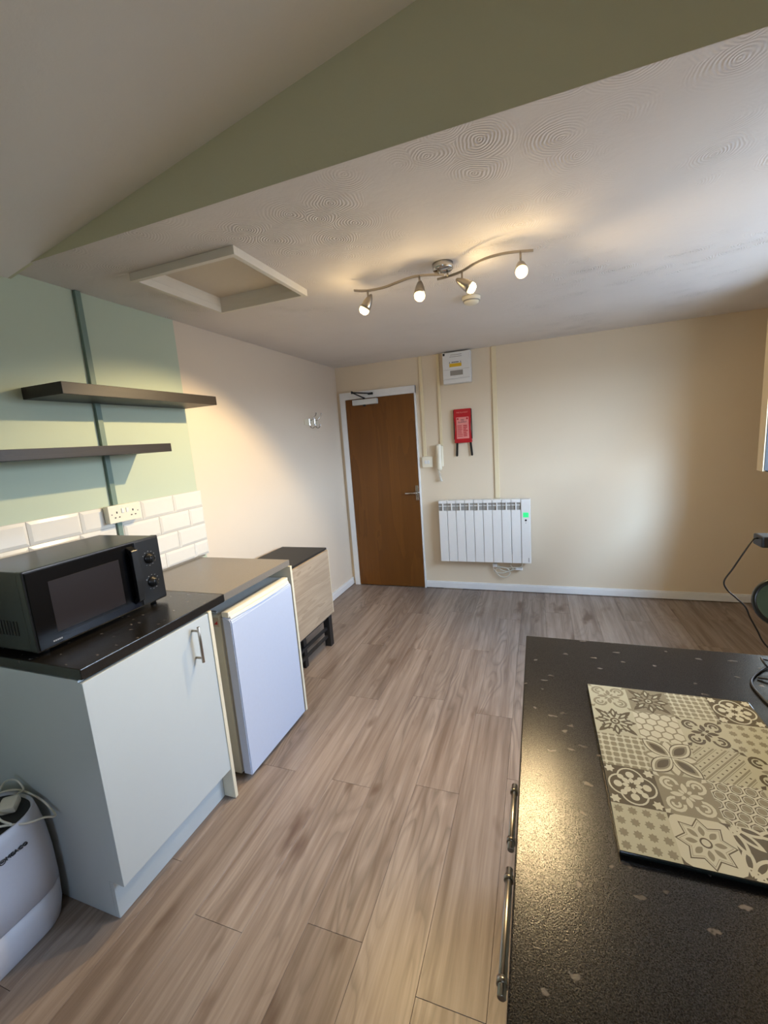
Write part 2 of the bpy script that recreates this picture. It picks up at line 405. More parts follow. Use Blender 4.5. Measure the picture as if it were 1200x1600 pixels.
bm = bmesh.new(); box(bm, XN, XN+0.12, YN, YK-0.12, -0.05, zs(XN)+0.1); box(bm, XN, XR+WD, YK-0.12, YK, -0.05, zs(XN)+0.1)
struct('wall_kitchen', bm, 'cream_wall')
bm = bmesh.new()
box(bm, -0.12, NX0, YN-0.1, YN, -0.05, 3.0); box(bm, NX1, XN+0.12, YN-0.1, YN, -0.05, 3.0)
box(bm, NX0, NX1, YN-0.1, YN, -0.05, NZ0); box(bm, NX0, NX1, YN-0.1, YN, NZ1, 3.0)
struct('wall_near', bm, 'cream_wall')
HX0, HX1, HY0, HY1 = 0.358, 0.885, 1.465, 2.018
bm = bmesh.new()
box(bm, -0.05, HX0+0.02, YBEAM-0.0115, YB+0.05, H, H+0.12); box(bm, HX1-0.02, XR+WD, YBEAM-0.0115, YA, H, H+0.12); box(bm, HX1-0.02, XA+0.1, YA, YB+0.05, H, H+0.12)
box(bm, HX0+0.02, HX1-0.02, YBEAM-0.0115, HY0+0.02, H, H+0.12); box(bm, HX0+0.02, HX1-0.02, HY1-0.02, YB+0.05, H, H+0.12)
ceiling = struct('ceiling', bm, 'artex')
# sage face of the drop between the two ceilings
bm = bmesh.new(); x1 = XN+0.12
prism(bm, [(0, YBEAM-0.012, zs(0)), (0.148, YBEAM-0.012, H+0.0006), (x1, YBEAM-0.012, H+0.0006), (x1, YBEAM-0.012, zs(x1)+0.05), (0, YBEAM-0.012, zs(0)+0.05)], (0, 0.011, 0))
struct('trim_beam', bm, 'green_beam_lit')
bm = bmesh.new()
prism(bm, [(-0.12, YN, zs(-0.12)), (x1, YN, zs(x1)), (x1, YN, zs(x1)+0.1), (-0.12, YN, zs(-0.12)+0.1)], (0, YBEAM-0.002-YN, 0))
struct('ceiling_sloped', bm, 'slope')

# laminate planks, one object each
PW, PL = 0.1945, 1.29
seams = {0: 1.54, 1: 0.883, 2: 1.54, 3: 2.26, 4: 0.32, 5: 0.892, 6: 1.75, 7: 1.09, 8: 0.55, 9: 1.9}
cache = {}
def plank(x0, x1, y0, y1):
    w, l = round(x1-x0, 4), round(y1-y0, 4)
    if (w, l) not in cache:
        b = B(x0+0.0004, x1-0.0004, y0+0.0005, y1-0.0005, -0.009, 0.0, bev=0.0006, seg=1)
        o = obj('plank', b, 'plank', floor, at=((x0+x1)/2, (y0+y1)/2, 0)); cache[(w, l)] = o.data
    else:
        o = bpy.data.objects.new('plank', cache[(w, l)]); o.location = ((x0+x1)/2, (y0+y1)/2, 0); C.objects.link(o); o.parent = floor
for i in range(-4, 18):
    x0 = 0.632+i*PW; x1_ = x0+PW
    a, b = max(x0, 0.0), min(x1_, XA)
    if b-a < 0.02: continue
    s0 = seams.get(i, 0.2+((i*0.47) % PL))
    ylo = YN if a < XN-0.05 else YK
    y = s0-PL*6
    while y < YB:
        p0, p1 = max(y, ylo), min(y+PL, YB)
        if p1-p0 > 0.03: plank(a, b, p0, p1)
        y += PL

# skirting boards
def skirting(name, x0, x1, y0, y1, face):
    bm = bmesh.new(); box(bm, x0, x1, y0, y1, 0.006, 0.062, bev=0.001, seg=1)
    if face == 'y': box(bm, x0, x1, y0+0.004, y1, 0.060, 0.074, bev=0.003)
    else: box(bm, x0, x1-0.004, y0, y1, 0.060, 0.082, bev=0.003)
    return struct(name, bm, 'white')
skirting('baseboard_back', 0.845, XA, YB-0.018, YB, 'y')
skirting('baseboard_left', 0, 0.018, 2.02, YB-0.001, 'x')

# window in the right wall, out of the picture; daylight source
def window(name, x, y0, y1, z0, z1, axis):
    bm = bmesh.new(); t = 0.05
    def q(a0, a1, c0, c1):
        if axis == 'x': box(bm, x, x+t, a0, a1, c0, c1, bev=0.004)
        else: box(bm, a0, a1, x, x+t, c0, c1, bev=0.004)
    q(y0, y1, z0, z0+0.05); q(y0, y1, z1-0.05, z1); q(y0, y0+0.05, z0, z1); q(y1-0.05, y1, z0, z1); q((y0+y1)/2-0.02, (y0+y1)/2+0.02, z0, z1)
    w = struct(name, bm, 'white')
    b2 = bmesh.new()
    if axis == 'x': box(b2, x+0.022, x+0.027, y0+0.04, y1-0.04, z0+0.04, z1-0.04)
    else: box(b2, y0+0.04, y1-0.04, x+0.022, x+0.027, z0+0.04, z1-0.04)
    obj('pane', b2, 'glass', w)
    return w
bm = bmesh.new()                                     # boxed frame standing proud of the wall
box(bm, 3.250, XR-0.0005, WY1-0.006, YA-0.001, 1.185, 2.19, bev=0.003); box(bm, 3.250, XR-0.0005, WY0-0.075, WY0, 1.185, 2.19, bev=0.003)
box(bm, 3.252, XR-0.0005, WY0, WY1-0.006, WZ1, 2.19, bev=0.003)
w1 = struct('window_1', bm, 'cab_cream')
obj('shade_liner', B(3.256, XR-0.001, WY1-0.0105, WY1-0.0065, 1.192, WZ1, bev=0.001, seg=1), 'dark', w1)  # dark liner stands in for shade on the sunlit jamb face
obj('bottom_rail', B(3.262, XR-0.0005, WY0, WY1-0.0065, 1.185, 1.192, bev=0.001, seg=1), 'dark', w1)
for y in (WY0+0.86,): obj('glazing_bar', B(XR+0.02, XR+0.05, y, y+0.04, WZ0, WZ1, bev=0.003), 'white', w1)
for y0, y1 in ((WY0, WY0+0.86), (WY0+0.90, WY1)): obj('pane', B(XR+0.03, XR+0.035, y0, y1, WZ0, WZ1), 'glass', w1)
window('window_fill', YN-0.08, NX0, NX1, NZ0, NZ1, 'y')  # unseen, its size chosen to brighten the near ceiling and beam

# ------------------------------------------------------------------ door in the far wall
DX0, DX1, DZ = 0.100, 0.828, 1.973
door = obj('door_1', B(DX0+0.004, DX1-0.003, YB-0.034, YB-0.004, 0.010, DZ-0.003, bev=0.002), 'door_wood'); door['kind'] = 'structure'
bm = bmesh.new()
box(bm, 0.04, DX0, YB-0.030, YB-0.0005, 0.0, 2.045, bev=0.002); box(bm, DX1, 0.842, YB-0.030, YB-0.0005, 0.0, 2.045, bev=0.002)
box(bm, 0.04, 0.842, YB-0.031, YB-0.0005, DZ, 2.045, bev=0.002)
struct('trim_door', bm, 'white')
bm = bmesh.new(); cyl(bm, (0.806, YB-0.036, 1.0), (0.806, YB-0.044, 1.0), 0.024, 20, bev=0.002); box(bm, 0.792, 0.820, YB-0.041, YB-0.034, 0.925, 1.075, bev=0.003)
hd = obj('handle_plate', bm, 'chrome', door)
bm = bmesh.new(); cyl(bm, (0.806, YB-0.036, 1.002), (0.806, YB-0.078, 1.002), 0.010); cyl(bm, (0.812, YB-0.074, 1.002), (0.690, YB-0.074, 1.002), 0.0095, bev=0.003); obj('lever', bm, 'chrome', hd)
bm = bmesh.new(); cyl(bm, (0.806, YB-0.040, 0.945), (0.806, YB-0.050, 0.945), 0.009); obj('lock_cylinder', bm, 'steel', hd)

cl = thing('door_closer', 'silver overhead door closer with black arm at the top of the brown door', 'door closer', (0.33, YB-0.034, 1.905))
obj('body', B(0.20, 0.460, YB-0.085, YB-0.034, 1.908, 1.960, bev=0.004), 'fridge_side', cl)
bm = bmesh.new(); cyl(bm, (0.32, YB-0.06, 1.892), (0.32, YB-0.06, 1.976), 0.013); obj('spindle', bm, 'dark', cl)
bm = bmesh.new(); tube(bm, [(0.32, YB-0.06, 1.974), (0.222, YB-0.125, 2.03)], 0.0065, smooth=False)
tube(bm, [(0.222, YB-0.125, 2.03), (0.395, YB-0.045, 2.012)], 0.0065, smooth=False); cyl(bm, (0.222, YB-0.125, 2.018), (0.222, YB-0.125, 2.042), 0.009)
box(bm, 0.36, 0.41, YB-0.05, YB-0.031, 2.002, 2.022, bev=0.002); obj('arm', bm, 'dark', cl)

# ------------------------------------------------------------------ things on the far wall
def vtrunk(x, z0, z1, w, label):
    bm = B(x-w/2, x+w/2, YB-0.014, YB-0.0003, z0, z1, bev=0.002)
    return tag(obj('cable_trunking', bm, 'trunk_cream'), label, 'trunking', 'cream cable trunking on the door wall')
vtrunk(0.902, 1.358, H-0.001, 0.030, 'cream vertical cable trunking running down to the light switch')
vtrunk(1.072, 1.456, H-0.001, 0.026, 'cream vertical cable trunking running down to the entry phone')
vtrunk(1.585, 0.925, H-0.001, 0.040, 'wider cream vertical cable trunking running down behind the radiator')

fb = thing('fuse_box', 'white consumer unit with yellow warning label under the ceiling', 'fuse box', (1.258, YB, 2.01))
obj('casing', B(1.130, 1.386, YB-0.075, YB-0.0005, 2.012, 2.290, bev=0.006), 'white_plastic', fb)
fc = obj('cover', B(1.134, 1.382, YB-0.083, YB-0.074, 2.056, 2.286, bev=0.004), 'white_plastic', fb)
obj('lower_cover', B(1.134, 1.382, YB-0.081, YB-0.074, 2.016, 2.052, bev=0.004), 'white_plastic', fb)
obj('yellow_label', B(1.196, 1.306, YB-0.0845, YB-0.083, 2.158, 2.188), 'yellow', fc)
bm = bmesh.new()
for i in range(7): box(bm, 1.217+i*0.0095, 1.2235+i*0.0095, YB-0.0842, YB-0.083, 2.194, 2.203)
for x in (1.198, 1.300): prism(bm, [(x-0.004, YB-0.0842, 2.192), (x+0.004, YB-0.0842, 2.192), (x, YB-0.0842, 2.208)], (0, 0.001, 0))
lp_ = obj('label_print', bm, 'dark_print', fc); lp_['kind'] = 'stuff'
obj('switch_window', B(1.200, 1.316, YB-0.0842, YB-0.083, 2.082, 2.126, bev=0.0005, seg=1), 'rad_slot', fc)
obj('corner_sticker', B(1.138, 1.156, YB-0.0842, YB-0.083, 2.262, 2.282), 'dark', fc)
bm = bmesh.new()
for k_ in range(2): box(bm, 1.20+0.008*k_, 1.31, YB-0.0842, YB-0.083, 2.245+0.016*k_, 2.249+0.016*k_)
for k_ in range(4): box(bm, 1.206, 1.30-0.01*(k_ % 2), YB-0.0850, YB-0.0842, 2.088+0.01*k_, 2.0905+0.01*k_)
box(bm, 1.137, 1.380, YB-0.0838, YB-0.0828, 2.1345, 2.1362)
obj('panel_print', bm, 'rad_slot', fc)

fbl = thing('fire_blanket', 'red hanging fire blanket pouch with two black pull tapes', 'fire blanket', (1.287, YB, 1.34))
bm = bmesh.new()
zt, zb = 1.780, 1.466
outl = [(1.202, zt), (1.370, zt), (1.366, 1.715), (1.357, 1.60), (1.366, 1.50), (1.370, zb), (1.202, zb), (1.206, 1.50), (1.214, 1.60), (1.205, 1.715)]
prism(bm, [(x, YB-0.034, z) for x, z in outl], (0, 0.033, 0))
bmesh.ops.bevel(bm, geom=bm.edges[:], offset=0.005, segments=2, affect='EDGES')
pouch = obj('pouch', bm, 'red', fbl)
obj('printed_panel', B(1.228, 1.344, YB-0.0362, YB-0.0335, 1.505, 1.705, bev=0.001, seg=1), 'pink', pouch)
text_part('lettering', 'FIRE\nBLANKET', 0.019, (1.286, YB-0.0368, 1.668), FACE_Y, 'dark_print', pouch)
bm = bmesh.new(); random.seed(3)
for k_ in range(7):
    z = 1.622-k_*0.016; box(bm, 1.236, 1.275+random.random()*0.01, YB-0.0370, YB-0.0361, z, z+0.006); box(bm, 1.292, 1.318+random.random()*0.018, YB-0.0370, YB-0.0361, z, z+0.008)
box(bm, 1.234, 1.250, YB-0.0370, YB-0.0361, 1.682, 1.698); box(bm, 1.322, 1.338, YB-0.0370, YB-0.0361, 1.682, 1.698)
obj('instructions', bm, 'red', pouch)['kind'] = 'stuff'
text_part('top_lettering', 'FIRE BLANKET', 0.017, (1.286, YB-0.0350, 1.748), FACE_Y, 'pink', pouch)
for xa, xb in ((1.226, 1.219), (1.352, 1.362)):
    bm = bmesh.new(); prism(bm, [(xa-0.010, YB-0.020, 1.470), (xa+0.010, YB-0.020, 1.470), (xb+0.010, YB-0.020, 1.345), (xb, YB-0.020, 1.338), (xb-0.010, YB-0.020, 1.345)], (0, 0.004, 0)); obj('pull_tape', bm, 'black', fbl)
for xs_ in (1.2035, 1.3685):
    bm = bmesh.new(); prism(bm, [(xs_-0.003, YB-0.030, 1.775), (xs_+0.003, YB-0.030, 1.775), (xs_+0.003, YB-0.030, 1.50), (xs_-0.003, YB-0.030, 1.50)], (0, 0.02, 0)); obj('side_tape', bm, 'black', fbl)

sw = thing('light_switch', 'square white light switch between the brown door and entry phone', 'switch', (0.922, YB, 1.247))
obj('faceplate', B(0.872, 0.974, YB-0.028, YB-0.0005, 1.249, 1.354, bev=0.005), 'cream_plastic', sw)
for k_ in range(2): obj('rocker', B(0.898+k_*0.028, 0.920+k_*0.028, YB-0.033, YB-0.027, 1.284, 1.318, bev=0.002), 'white_plastic', sw)

ph = thing('entry_phone', 'cream door entry handset with curly cord beside the light switch', 'phone', (1.048, YB, 1.24))
bm = B(1.012, 1.084, YB-0.030, YB-0.0005, 1.250, 1.450, bev=0.010); obj('base', bm, 'cream_plastic', ph)
bm = bmesh.new()
sec = [(1.215, 0.018, 0.020), (1.235, 0.026, 0.030), (1.29, 0.022, 0.030), (1.35, 0.019, 0.026), (1.41, 0.023, 0.030), (1.450, 0.026, 0.030), (1.468, 0.018, 0.020)]
rings = []
for z, hw, dp in sec:
    rings.append([bm.verts.new((1.048+hw*math.cos(a)*1.0, YB-0.045+dp*0.6*math.sin(a), z)) for a in [2*math.pi*i/14 for i in range(14)]])
for a, b in zip(rings, rings[1:]):
    for i in range(14): bm.faces.new((a[i], a[(i+1) % 14], b[(i+1) % 14], b[i])).smooth = True
bm.faces.new(rings[0][::-1]); bm.faces.new(rings[-1]); obj('handset', bm, 'cream_plastic', ph)
bm = bmesh.new(); pts = []
for i in range(90):
    t = i/89; z = 1.225-0.115*math.sin(t*math.pi/2) if t < 0.999 else 1.11
    pts.append((1.036+0.012*t*2+0.010*math.cos(i*1.1), YB-0.030+0.010*math.sin(i*1.1), z))
tube(bm, pts, 0.0032, 6, smooth=False); obj('curly_cord', bm, 'cable_white', ph)

# radiator
RX0, RX1, RY, RZ0, RZ1 = 1.028, 1.880, YB-0.1, 0.315, 0.922
rad = thing('radiator', 'white electric panel radiator with nine fins and green display on the far wall', 'radiator', (1.45, YB, RZ0))
sw_ = (1.795-RX0)/9
first = None
for k_ in range(9):
    if first is None:
        x0 = RX0; bm = bmesh.new()
        box(bm, x0+0.002, x0+sw_-0.002, RY, RY+0.012, RZ0, RZ1-0.098, bev=0.003)
        box(bm, x0+0.002, x0+sw_-0.002, RY, RY+0.012, RZ1-0.028, RZ1, bev=0.003)
        box(bm, x0+sw_/2-0.006, x0+sw_/2+0.006, RY, RY+0.012, RZ1-0.10, RZ1-0.02, bev=0.002, seg=1)
        box(bm, x0+0.002, x0+sw_-0.002, RY+0.0145, RY+0.020, RZ1-0.10, RZ1-0.02)
        box(bm, x0+0.010, x0+sw_-0.010, RY+0.012, RY+0.075, RZ0+0.01, RZ1-0.11)
        box(bm, x0+0.002, x0+sw_-0.002, RY+0.014, RY+0.075, RZ1-0.014, RZ1, bev=0.002, seg=1)
        bm.faces.ensure_lookup_table()
        first = obj('fin', bm, 'rad_white', rad)
        louv = obj('louvre', B(x0+0.004, x0+sw_-0.004, RY+0.004, RY+0.012, RZ1-0.056, RZ1-0.050), 'rad_white', first)
        back = obj('slot', B(x0+0.002, x0+sw_-0.002, RY+0.0125, RY+0.0140, RZ1-0.097, RZ1-0.029), 'rad_slot', first)
    else:
        c = first.copy(); c.location.x += k_*sw_; C.objects.link(c); c.parent = rad
        for ch in (louv, back):
            d = ch.copy(); C.objects.link(d); d.parent = c
cp = obj('control_panel', B(1.797, RX1, RY-0.004, RY+0.075, RZ0, RZ1, bev=0.006), 'rad_white', rad)
bm = bmesh.new(); box(bm, 1.815, 1.862, RY-0.006, RY-0.003, 0.755, 0.800, bev=0.004); obj('display', bm, 'green_led', cp)
bm = bmesh.new(); cyl(bm, (1.838, RY-0.003, 0.728), (1.838, RY-0.008, 0.728), 0.009, 14); cyl(bm, (1.838, RY-0.003, 0.703), (1.838, RY-0.006, 0.703), 0.003, 10); obj('button', bm, 'dark', cp)
obj('maker_mark', B(1.856, 1.862, RY-0.0046, RY-0.0038, 0.33, 0.37), 'rad_slot', cp)
for x in (1.12, 1.70): obj('bracket', B(x, x+0.03, RY+0.07, YB-0.0005, 0.38, 0.86), 'rad_slot', rad)
# cord and spur under the radiator
cd = thing('mains_lead', 'white coiled mains cord and plug hanging below the radiator', 'cord', (1.62, YB, 0.14))
bm = bmesh.new()
def RP(x, z, y=0.03): return (x, YB-y, z)
tube(bm, [RP(1.80, 0.33, 0.06), RP(1.79, 0.27, .05), RP(1.74, 0.252, .04), RP(1.68, 0.245, .035), RP(1.60, 0.25), RP(1.55, 0.272), RP(1.525, 0.25), RP(1.545, 0.20), RP(1.59, 0.158), RP(1.64, 0.150), RP(1.68, 0.185), RP(1.665, 0.232), RP(1.60, 0.25, .036), RP(1.548, 0.225, .036), RP(1.562, 0.198, .04), RP(1.63, 0.196, .04), RP(1.70, 0.225, .04), RP(1.76, 0.245, .04)], 0.0045, 8)
tube(bm, [RP(1.56, 0.265), RP(1.60, 0.225), RP(1.66, 0.212, .04), RP(1.71, 0.238, .04), RP(1.69, 0.275, .04), RP(1.70, 0.30, .05)], 0.0045, 8)
obj('flex', bm, 'cable_white', cd)
obj('plug', B(1.735, 1.80, YB-0.05, YB-0.015, 0.228, 0.252, bev=0.006), 'white_plastic', cd)
obj('cable_clip', B(1.522, 1.565, YB-0.045, YB-0.0005, 0.250, 0.284, bev=0.006), 'white_plastic', cd)

# ------------------------------------------------------------------ left wall: hooks, shelves, trunking, tiles, socket
hk = thing('coat_hooks', 'pair of chrome coat hooks on a pale plate near the door', 'hooks', (0, 3.56, 1.75))
obj('back_plate', B(0.0005, 0.006, 3.41, 3.66, 1.728, 1.782, bev=0.002), 'unit_edge', hk)
for y in (3.50, 3.60):
    bm = bmesh.new()
    box(bm, 0.006, 0.010, y-0.008, y+0.008, 1.72, 1.785, bev=0.002, seg=1)
    tube(bm, [(0.009, y, 1.768), (0.030, y, 1.772), (0.052, y+0.02, 1.80), (0.066, y+0.025, 1.828)], 0.0042)
    tube(bm, [(0.009, y, 1.74), (0.012, y, 1.712), (0.032, y+0.004, 1.700), (0.050, y+0.008, 1.714), (0.053, y+0.008, 1.736)], 0.0042)
    lathe(bm, (0.066, y+0.025, 1.823), (0, 0, 1), [(0, .002), (.004, .007), (.010, .0065), (.013, 0)], 10)
    obj('hook', bm, 'chrome', hk)

tag(obj('floating_shelf', B(0.0005, 0.235, 1.186, 2.036, 1.810, 1.857, bev=0.0015), 'shelf_wood'), 'upper dark wooden floating shelf, set further towards the door', 'shelf', 'dark floating shelves on the sage wall')
tag(obj('floating_shelf', B(0.0005, 0.235, 0.80, 1.666, 1.567, 1.607, bev=0.0015), 'shelf_wood'), 'lower dark wooden floating shelf above the black microwave', 'shelf', 'dark floating shelves on the sage wall')
tag(obj('cable_trunking', B(0.0005, 0.018, 1.474, 1.500, 1.331, H-0.001, bev=0.002), 'trunk_green_shaded'), 'sage painted cable trunking running down behind the dark shelves', 'trunking')

# bevelled metro tiles
obj('grout', B(0.0002, 0.003, 0.80, 2.062, 0.931, 1.326), 'grout', wall_left)
def tile(y0, y1, z0, z1):
    g_ = 0.0012; y0 += g_; y1 -= g_; z0 += g_; z1 -= g_; b_ = min(0.013, (y1-y0)/3); bm = bmesh.new()
    lo = [(0.001, y0, z0), (0.001, y1, z0), (0.001, y1, z1), (0.001, y0, z1)]
    md = [(0.005,)+p[1:] for p in lo]
    hi = [(0.0105, y0+b_, z0+b_), (0.0105, y1-b_, z0+b_), (0.0105, y1-b_, z1-b_), (0.0105, y0+b_, z1-b_)]
    vs = [[bm.verts.new(p) for p in r] for r in (lo, md, hi)]
    for a, b in zip(vs, vs[1:]):
        for i in range(4): bm.faces.new((a[i], a[(i+1) % 4], b[(i+1) % 4], b[i]))
    bm.faces.new(vs[2]); bm.faces.new(vs[0][::-1])
    obj('wall_tile', bm, 'tile', wall_left, at=(0, (y0+y1)/2, (z0+z1)/2))
rows = [(1.2255, 1.3255, [2.062, 1.843, 1.634, 1.512, 1.476, 1.314, 1.098, 0.885, 0.80]),
        (1.1225, 1.2245, [2.062, 1.945, 1.732, 1.518, 1.476, 1.30, 1.09, 0.875, 0.80]),
        (1.0195, 1.1215, [2.062, 1.843, 1.634, 1.505, 1.476, 1.314, 1.098, 0.885, 0.80]),
        (0.9315, 1.0185, [2.062, 1.950, 1.735, 1.518, 1.476, 1.30, 1.09, 0.875, 0.80])]
for z0, z1, ys in rows:
    for a, b in zip(ys, ys[1:]):
        if a-b < 0.06 and a > 1.45: continue
        tile(b, a, z0, z1)
tag(obj('cable_trunking', B(0.0035, 0.017, 1.480, 1.504, 0.932, 1.250, bev=0.002), 'trunk_green_shaded'), 'short grey trunking below the double socket, behind the microwave', 'trunking')
so = thing('double_socket', 'white surface mounted double wall socket with switches above the tiles', 'socket', (0, 1.51, 1.25))
obj('back_box', B(0.011, 0.040, 1.423, 1.590, 1.249, 1.329, bev=0.003), 'cream_plastic', so)
fp = obj('faceplate', B(0.040, 0.047, 1.421, 1.592, 1.247, 1.331, bev=0.003), 'cream_plastic', so)
for yc in (1.463, 1.550):
    bm = bmesh.new()
    box(bm, 0.0465, 0.0476, yc-0.003, yc+0.003, 1.291, 1.301); box(bm, 0.0465, 0.0476, yc-0.015, yc-0.007, 1.270, 1.275); box(bm, 0.0465, 0.0476, yc+0.007, yc+0.015, 1.270, 1.275)
    obj('pin_holes', bm, 'dark', fp)
for yc in (1.494, 1.519): obj('rocker', B(0.046, 0.050, yc-0.007, yc+0.007, 1.290, 1.312, bev=0.0015), 'white_plastic', fp)
for y in (1.436, 1.577): obj('screw', cyl(bmesh.new(), (0.0465, y, 1.289), (0.0478, y, 1.289), 0.0035, 10), 'rad_slot', fp)

# ------------------------------------------------------------------ ceiling: loft hatch, spotlights, alarm
lh = thing('loft_hatch', 'square loft hatch with cream painted timber frame in the ceiling', 'hatch', ((HX0+HX1)/2, (HY0+HY1)/2, 2.28))
zb_ = 2.272; bw = 0.022
for x0, x1_, y0, y1 in ((HX0, HX1, HY0, HY0+bw), (HX0, HX1, HY1-bw, HY1), (HX0, HX0+bw, HY0+bw, HY1-bw), (HX1-bw, HX1, HY0+bw, HY1-bw)):
    obj('frame_board', B(x0, x1_, y0, y1, zb_, H-0.0003, bev=0.0015), 'hatch_frame', lh)
bm = bmesh.new()
for x0, x1_, y0, y1 in ((HX0+0.021, HX1-0.021, HY0+0.021, HY0+0.024), (HX0+0.021, HX1-0.021, HY1-0.024, HY1-0.021), (HX0+0.021, HX0+0.024, HY0+0.024, HY1-0.024), (HX1-0.024, HX1-0.021, HY0+0.024, HY1-0.024)):
    box(bm, x0, x1_, y0, y1, H-0.002, 2.349)
obj('lining', bm, 'hatch_frame', lh)
obj('panel', B(HX0+0.021, HX1-0.021, HY0+0.021, HY1-0.021, 2.345, 2.362), 'hatch_panel', lh)

lf = thing('spotlight_bar', 'brushed steel wavy ceiling bar carrying four lit spotlights', 'ceiling light', (1.556, 2.05, H))
bm = lathe(bmesh.new(), (1.556, 2.052, H-0.0005), (0, 0, -1), [(0, 0.046), (0.024, 0.046), (0.029, 0.042), (0.030, 0.0)], 32); obj('canopy', bm, 'chrome', lf)
ZB = 2.255
for x, y in ((1.540, 2.035), (1.572, 2.080)): obj('rod', cyl(bmesh.new(), (x, y, H-0.028), (x, y, ZB), 0.006), 'steel', lf)
barL = [(1.133, 2.018), (1.165, 2.042), (1.200, 2.056), (1.272, 2.055), (1.34, 2.030), (1.413, 2.003), (1.47, 2.005), (1.530, 2.030), (1.56, 2.048)]
barR = [(1.521, 2.090), (1.572, 2.081), (1.634, 2.056), (1.70, 1.998), (1.756, 1.963), (1.81, 1.952), (1.858, 1.957), (1.905, 1.972), (1.938, 1.985)]
for pl in (barL, barR):
    P_ = smooth_path([(x, y, ZB) for x, y in pl], 6); bm = bmesh.new(); n_ = len(P_); rings = []
    for i, p in enumerate(P_):
        d = (P_[min(i+1, n_-1)]-P_[max(i-1, 0)]).normalized(); s_ = Vector((-d.y, d.x, 0))
        rings.append([bm.verts.new(p+s_*a*0.003+Vector((0, 0, b*0.0048))) for a, b in ((-1, -1), (1, -1), (1, 1), (-1, 1))])
    for a, b in zip(rings, rings[1:]):
        for i in range(4): bm.faces.new((a[i], a[(i+1) % 4], b[(i+1) % 4], b[i]))
    bm.faces.new(rings[0][::-1]); bm.faces.new(rings[-1]); obj('bar', bm, 'steel', lf)
def spot(px, py, aim, zj=2.212, gain=1.0):
    stem = bmesh.new(); cyl(stem, (px, py, ZB), (px, py, zj), 0.0045, 12); lathe(stem, (px, py, zj-0.006), (0, 0, 1), [(0, .004), (.004, .008), (.012, .008), (.016, .004)], 12)
    st = obj('stem', stem, 'steel', lf)
    a = Vector(aim).normalized(); c0 = Vector((px, py, zj-0.004))-a*0.030
    b2 = bmesh.new(); lathe(b2, c0-a*0.004, a, [(0, 0.0), (0.003, 0.006), (0.016, 0.013), (0.038, 0.0205), (0.060, 0.0245), (0.072, 0.0255), (0.0725, 0.0235), (0.060, 0.0225), (0.059, 0.0)], 24)
    head = obj('lamp_head', b2, 'steel', lf)
    b3 = bmesh.new(); lathe(b3, c0+a*0.056, a, [(0, 0.0215), (0.018, 0.0245), (0.028, 0.023), (0.037, 0.015), (0.040, 0.0)], 20)
    obj('bulb', b3, 'bulb', head)
    for kind_, en in (('SPOT', LAMP_W*gain), ('POINT', SPILL_W)):
        d = bpy.data.lights.new('bulb_light', kind_); d.energy = en; d.color = WARM; d.shadow_soft_size = 0.014
        if kind_ == 'SPOT': d.spot_size = math.radians(112); d.spot_blend = 0.4
        o = bpy.data.objects.new('bulb_light', d); o.location = c0+a*0.114-Vector(lf.location); C.objects.link(o); o.parent = lf
        if kind_ == 'SPOT': o.rotation_euler = a.to_track_quat('-Z', 'Y').to_euler()
spot(1.190, 2.052, (-0.42, -0.10, -0.72), gain=3.0); spot(1.458, 2.002, (0.02, -0.35, -0.9), gain=0.7); spot(1.640, 2.052, (0.80, 0.15, -0.56)); spot(1.890, 1.966, (0.08, -0.66, -0.70), 2.205, 2.0)

sa = thing('smoke_alarm', 'round white smoke alarm on the ceiling behind the third spotlight', 'alarm', (1.605, 2.60, H))
bm = lathe(bmesh.new(), (1.605, 2.60, H-0.0005), (0, 0, -1), [(0, 0.052), (0.014, 0.052), (0.018, 0.047), (0.034, 0.040), (0.040, 0.030), (0.041, 0)], 32); bd = obj('body', bm, 'cream_plastic', sa)
bm = lathe(bmesh.new(), (1.605, 2.60, H-0.0225), (0, 0, -1), [(0, 0.0465), (0.005, 0.0455)], 32); obj('vent_ring', bm, 'rad_slot', bd)

# ------------------------------------------------------------------ left kitchen run
CW = thing('base_cabinet', 'white single door base cabinet under the black worktop beside the dehumidifier', 'cabinet', (0.3, 1.06, 0))
bm = bmesh.new()
prism(bm, [(0.005, 0.797, 0.002), (0.5685, 0.797, 0.002), (0.5685, 0.797, 0.149), (0.620, 0.797, 0.149), (0.620, 0.797, 0.892), (0.005, 0.797, 0.892)], (0, 0.018, 0)); obj('side_panel', bm, 'unit_white', CW)
obj('side_panel', B(0.005, 0.645, 1.326, 1.344, 0.002, 0.892, bev=0.0008, seg=1), 'unit_edge', CW)
obj('shelf_board', B(0.005, 0.585, 0.815, 1.326, 0.150, 0.168), 'unit_white', CW)
obj('plinth', B(0.569, 0.586, 0.797, 1.325, 0.002, 0.148, bev=0.0008, seg=1), 'unit_white', CW)
dr = obj('door', B(0.622, 0.641, 0.795, 1.326, 0.150, 0.886, bev=0.0015), 'unit_white', CW)
def bar_handle(parent, p0, p1, out, r=0.0058, over=0.018, mat='steel', collar=False, name='handle'):
    p0 = Vector(p0); p1 = Vector(p1); out = Vector(out); d = (p1-p0).normalized(); bm = bmesh.new()
    cyl(bm, p0+out-d*over, p1+out+d*over, r, 16, bev=0.001)
    for p in (p0, p1):
        cyl(bm, p, p+out, r*0.8, 12)
        if collar: cyl(bm, p+out-d*0.004, p+out+d*0.004, r*1.35, 16)
    return obj(name, bm, mat, parent)
bar_handle(dr, (0.641, 1.233, 0.738), (0.641, 1.233, 0.853), (0.034, 0, 0))
wt = obj('worktop', B(0.0125, 0.640, 0.797, 1.4335, 0.895, 0.930, bev=0.003), 'worktop_black'); tag(wt, 'black flecked worktop under the microwave', 'worktop')
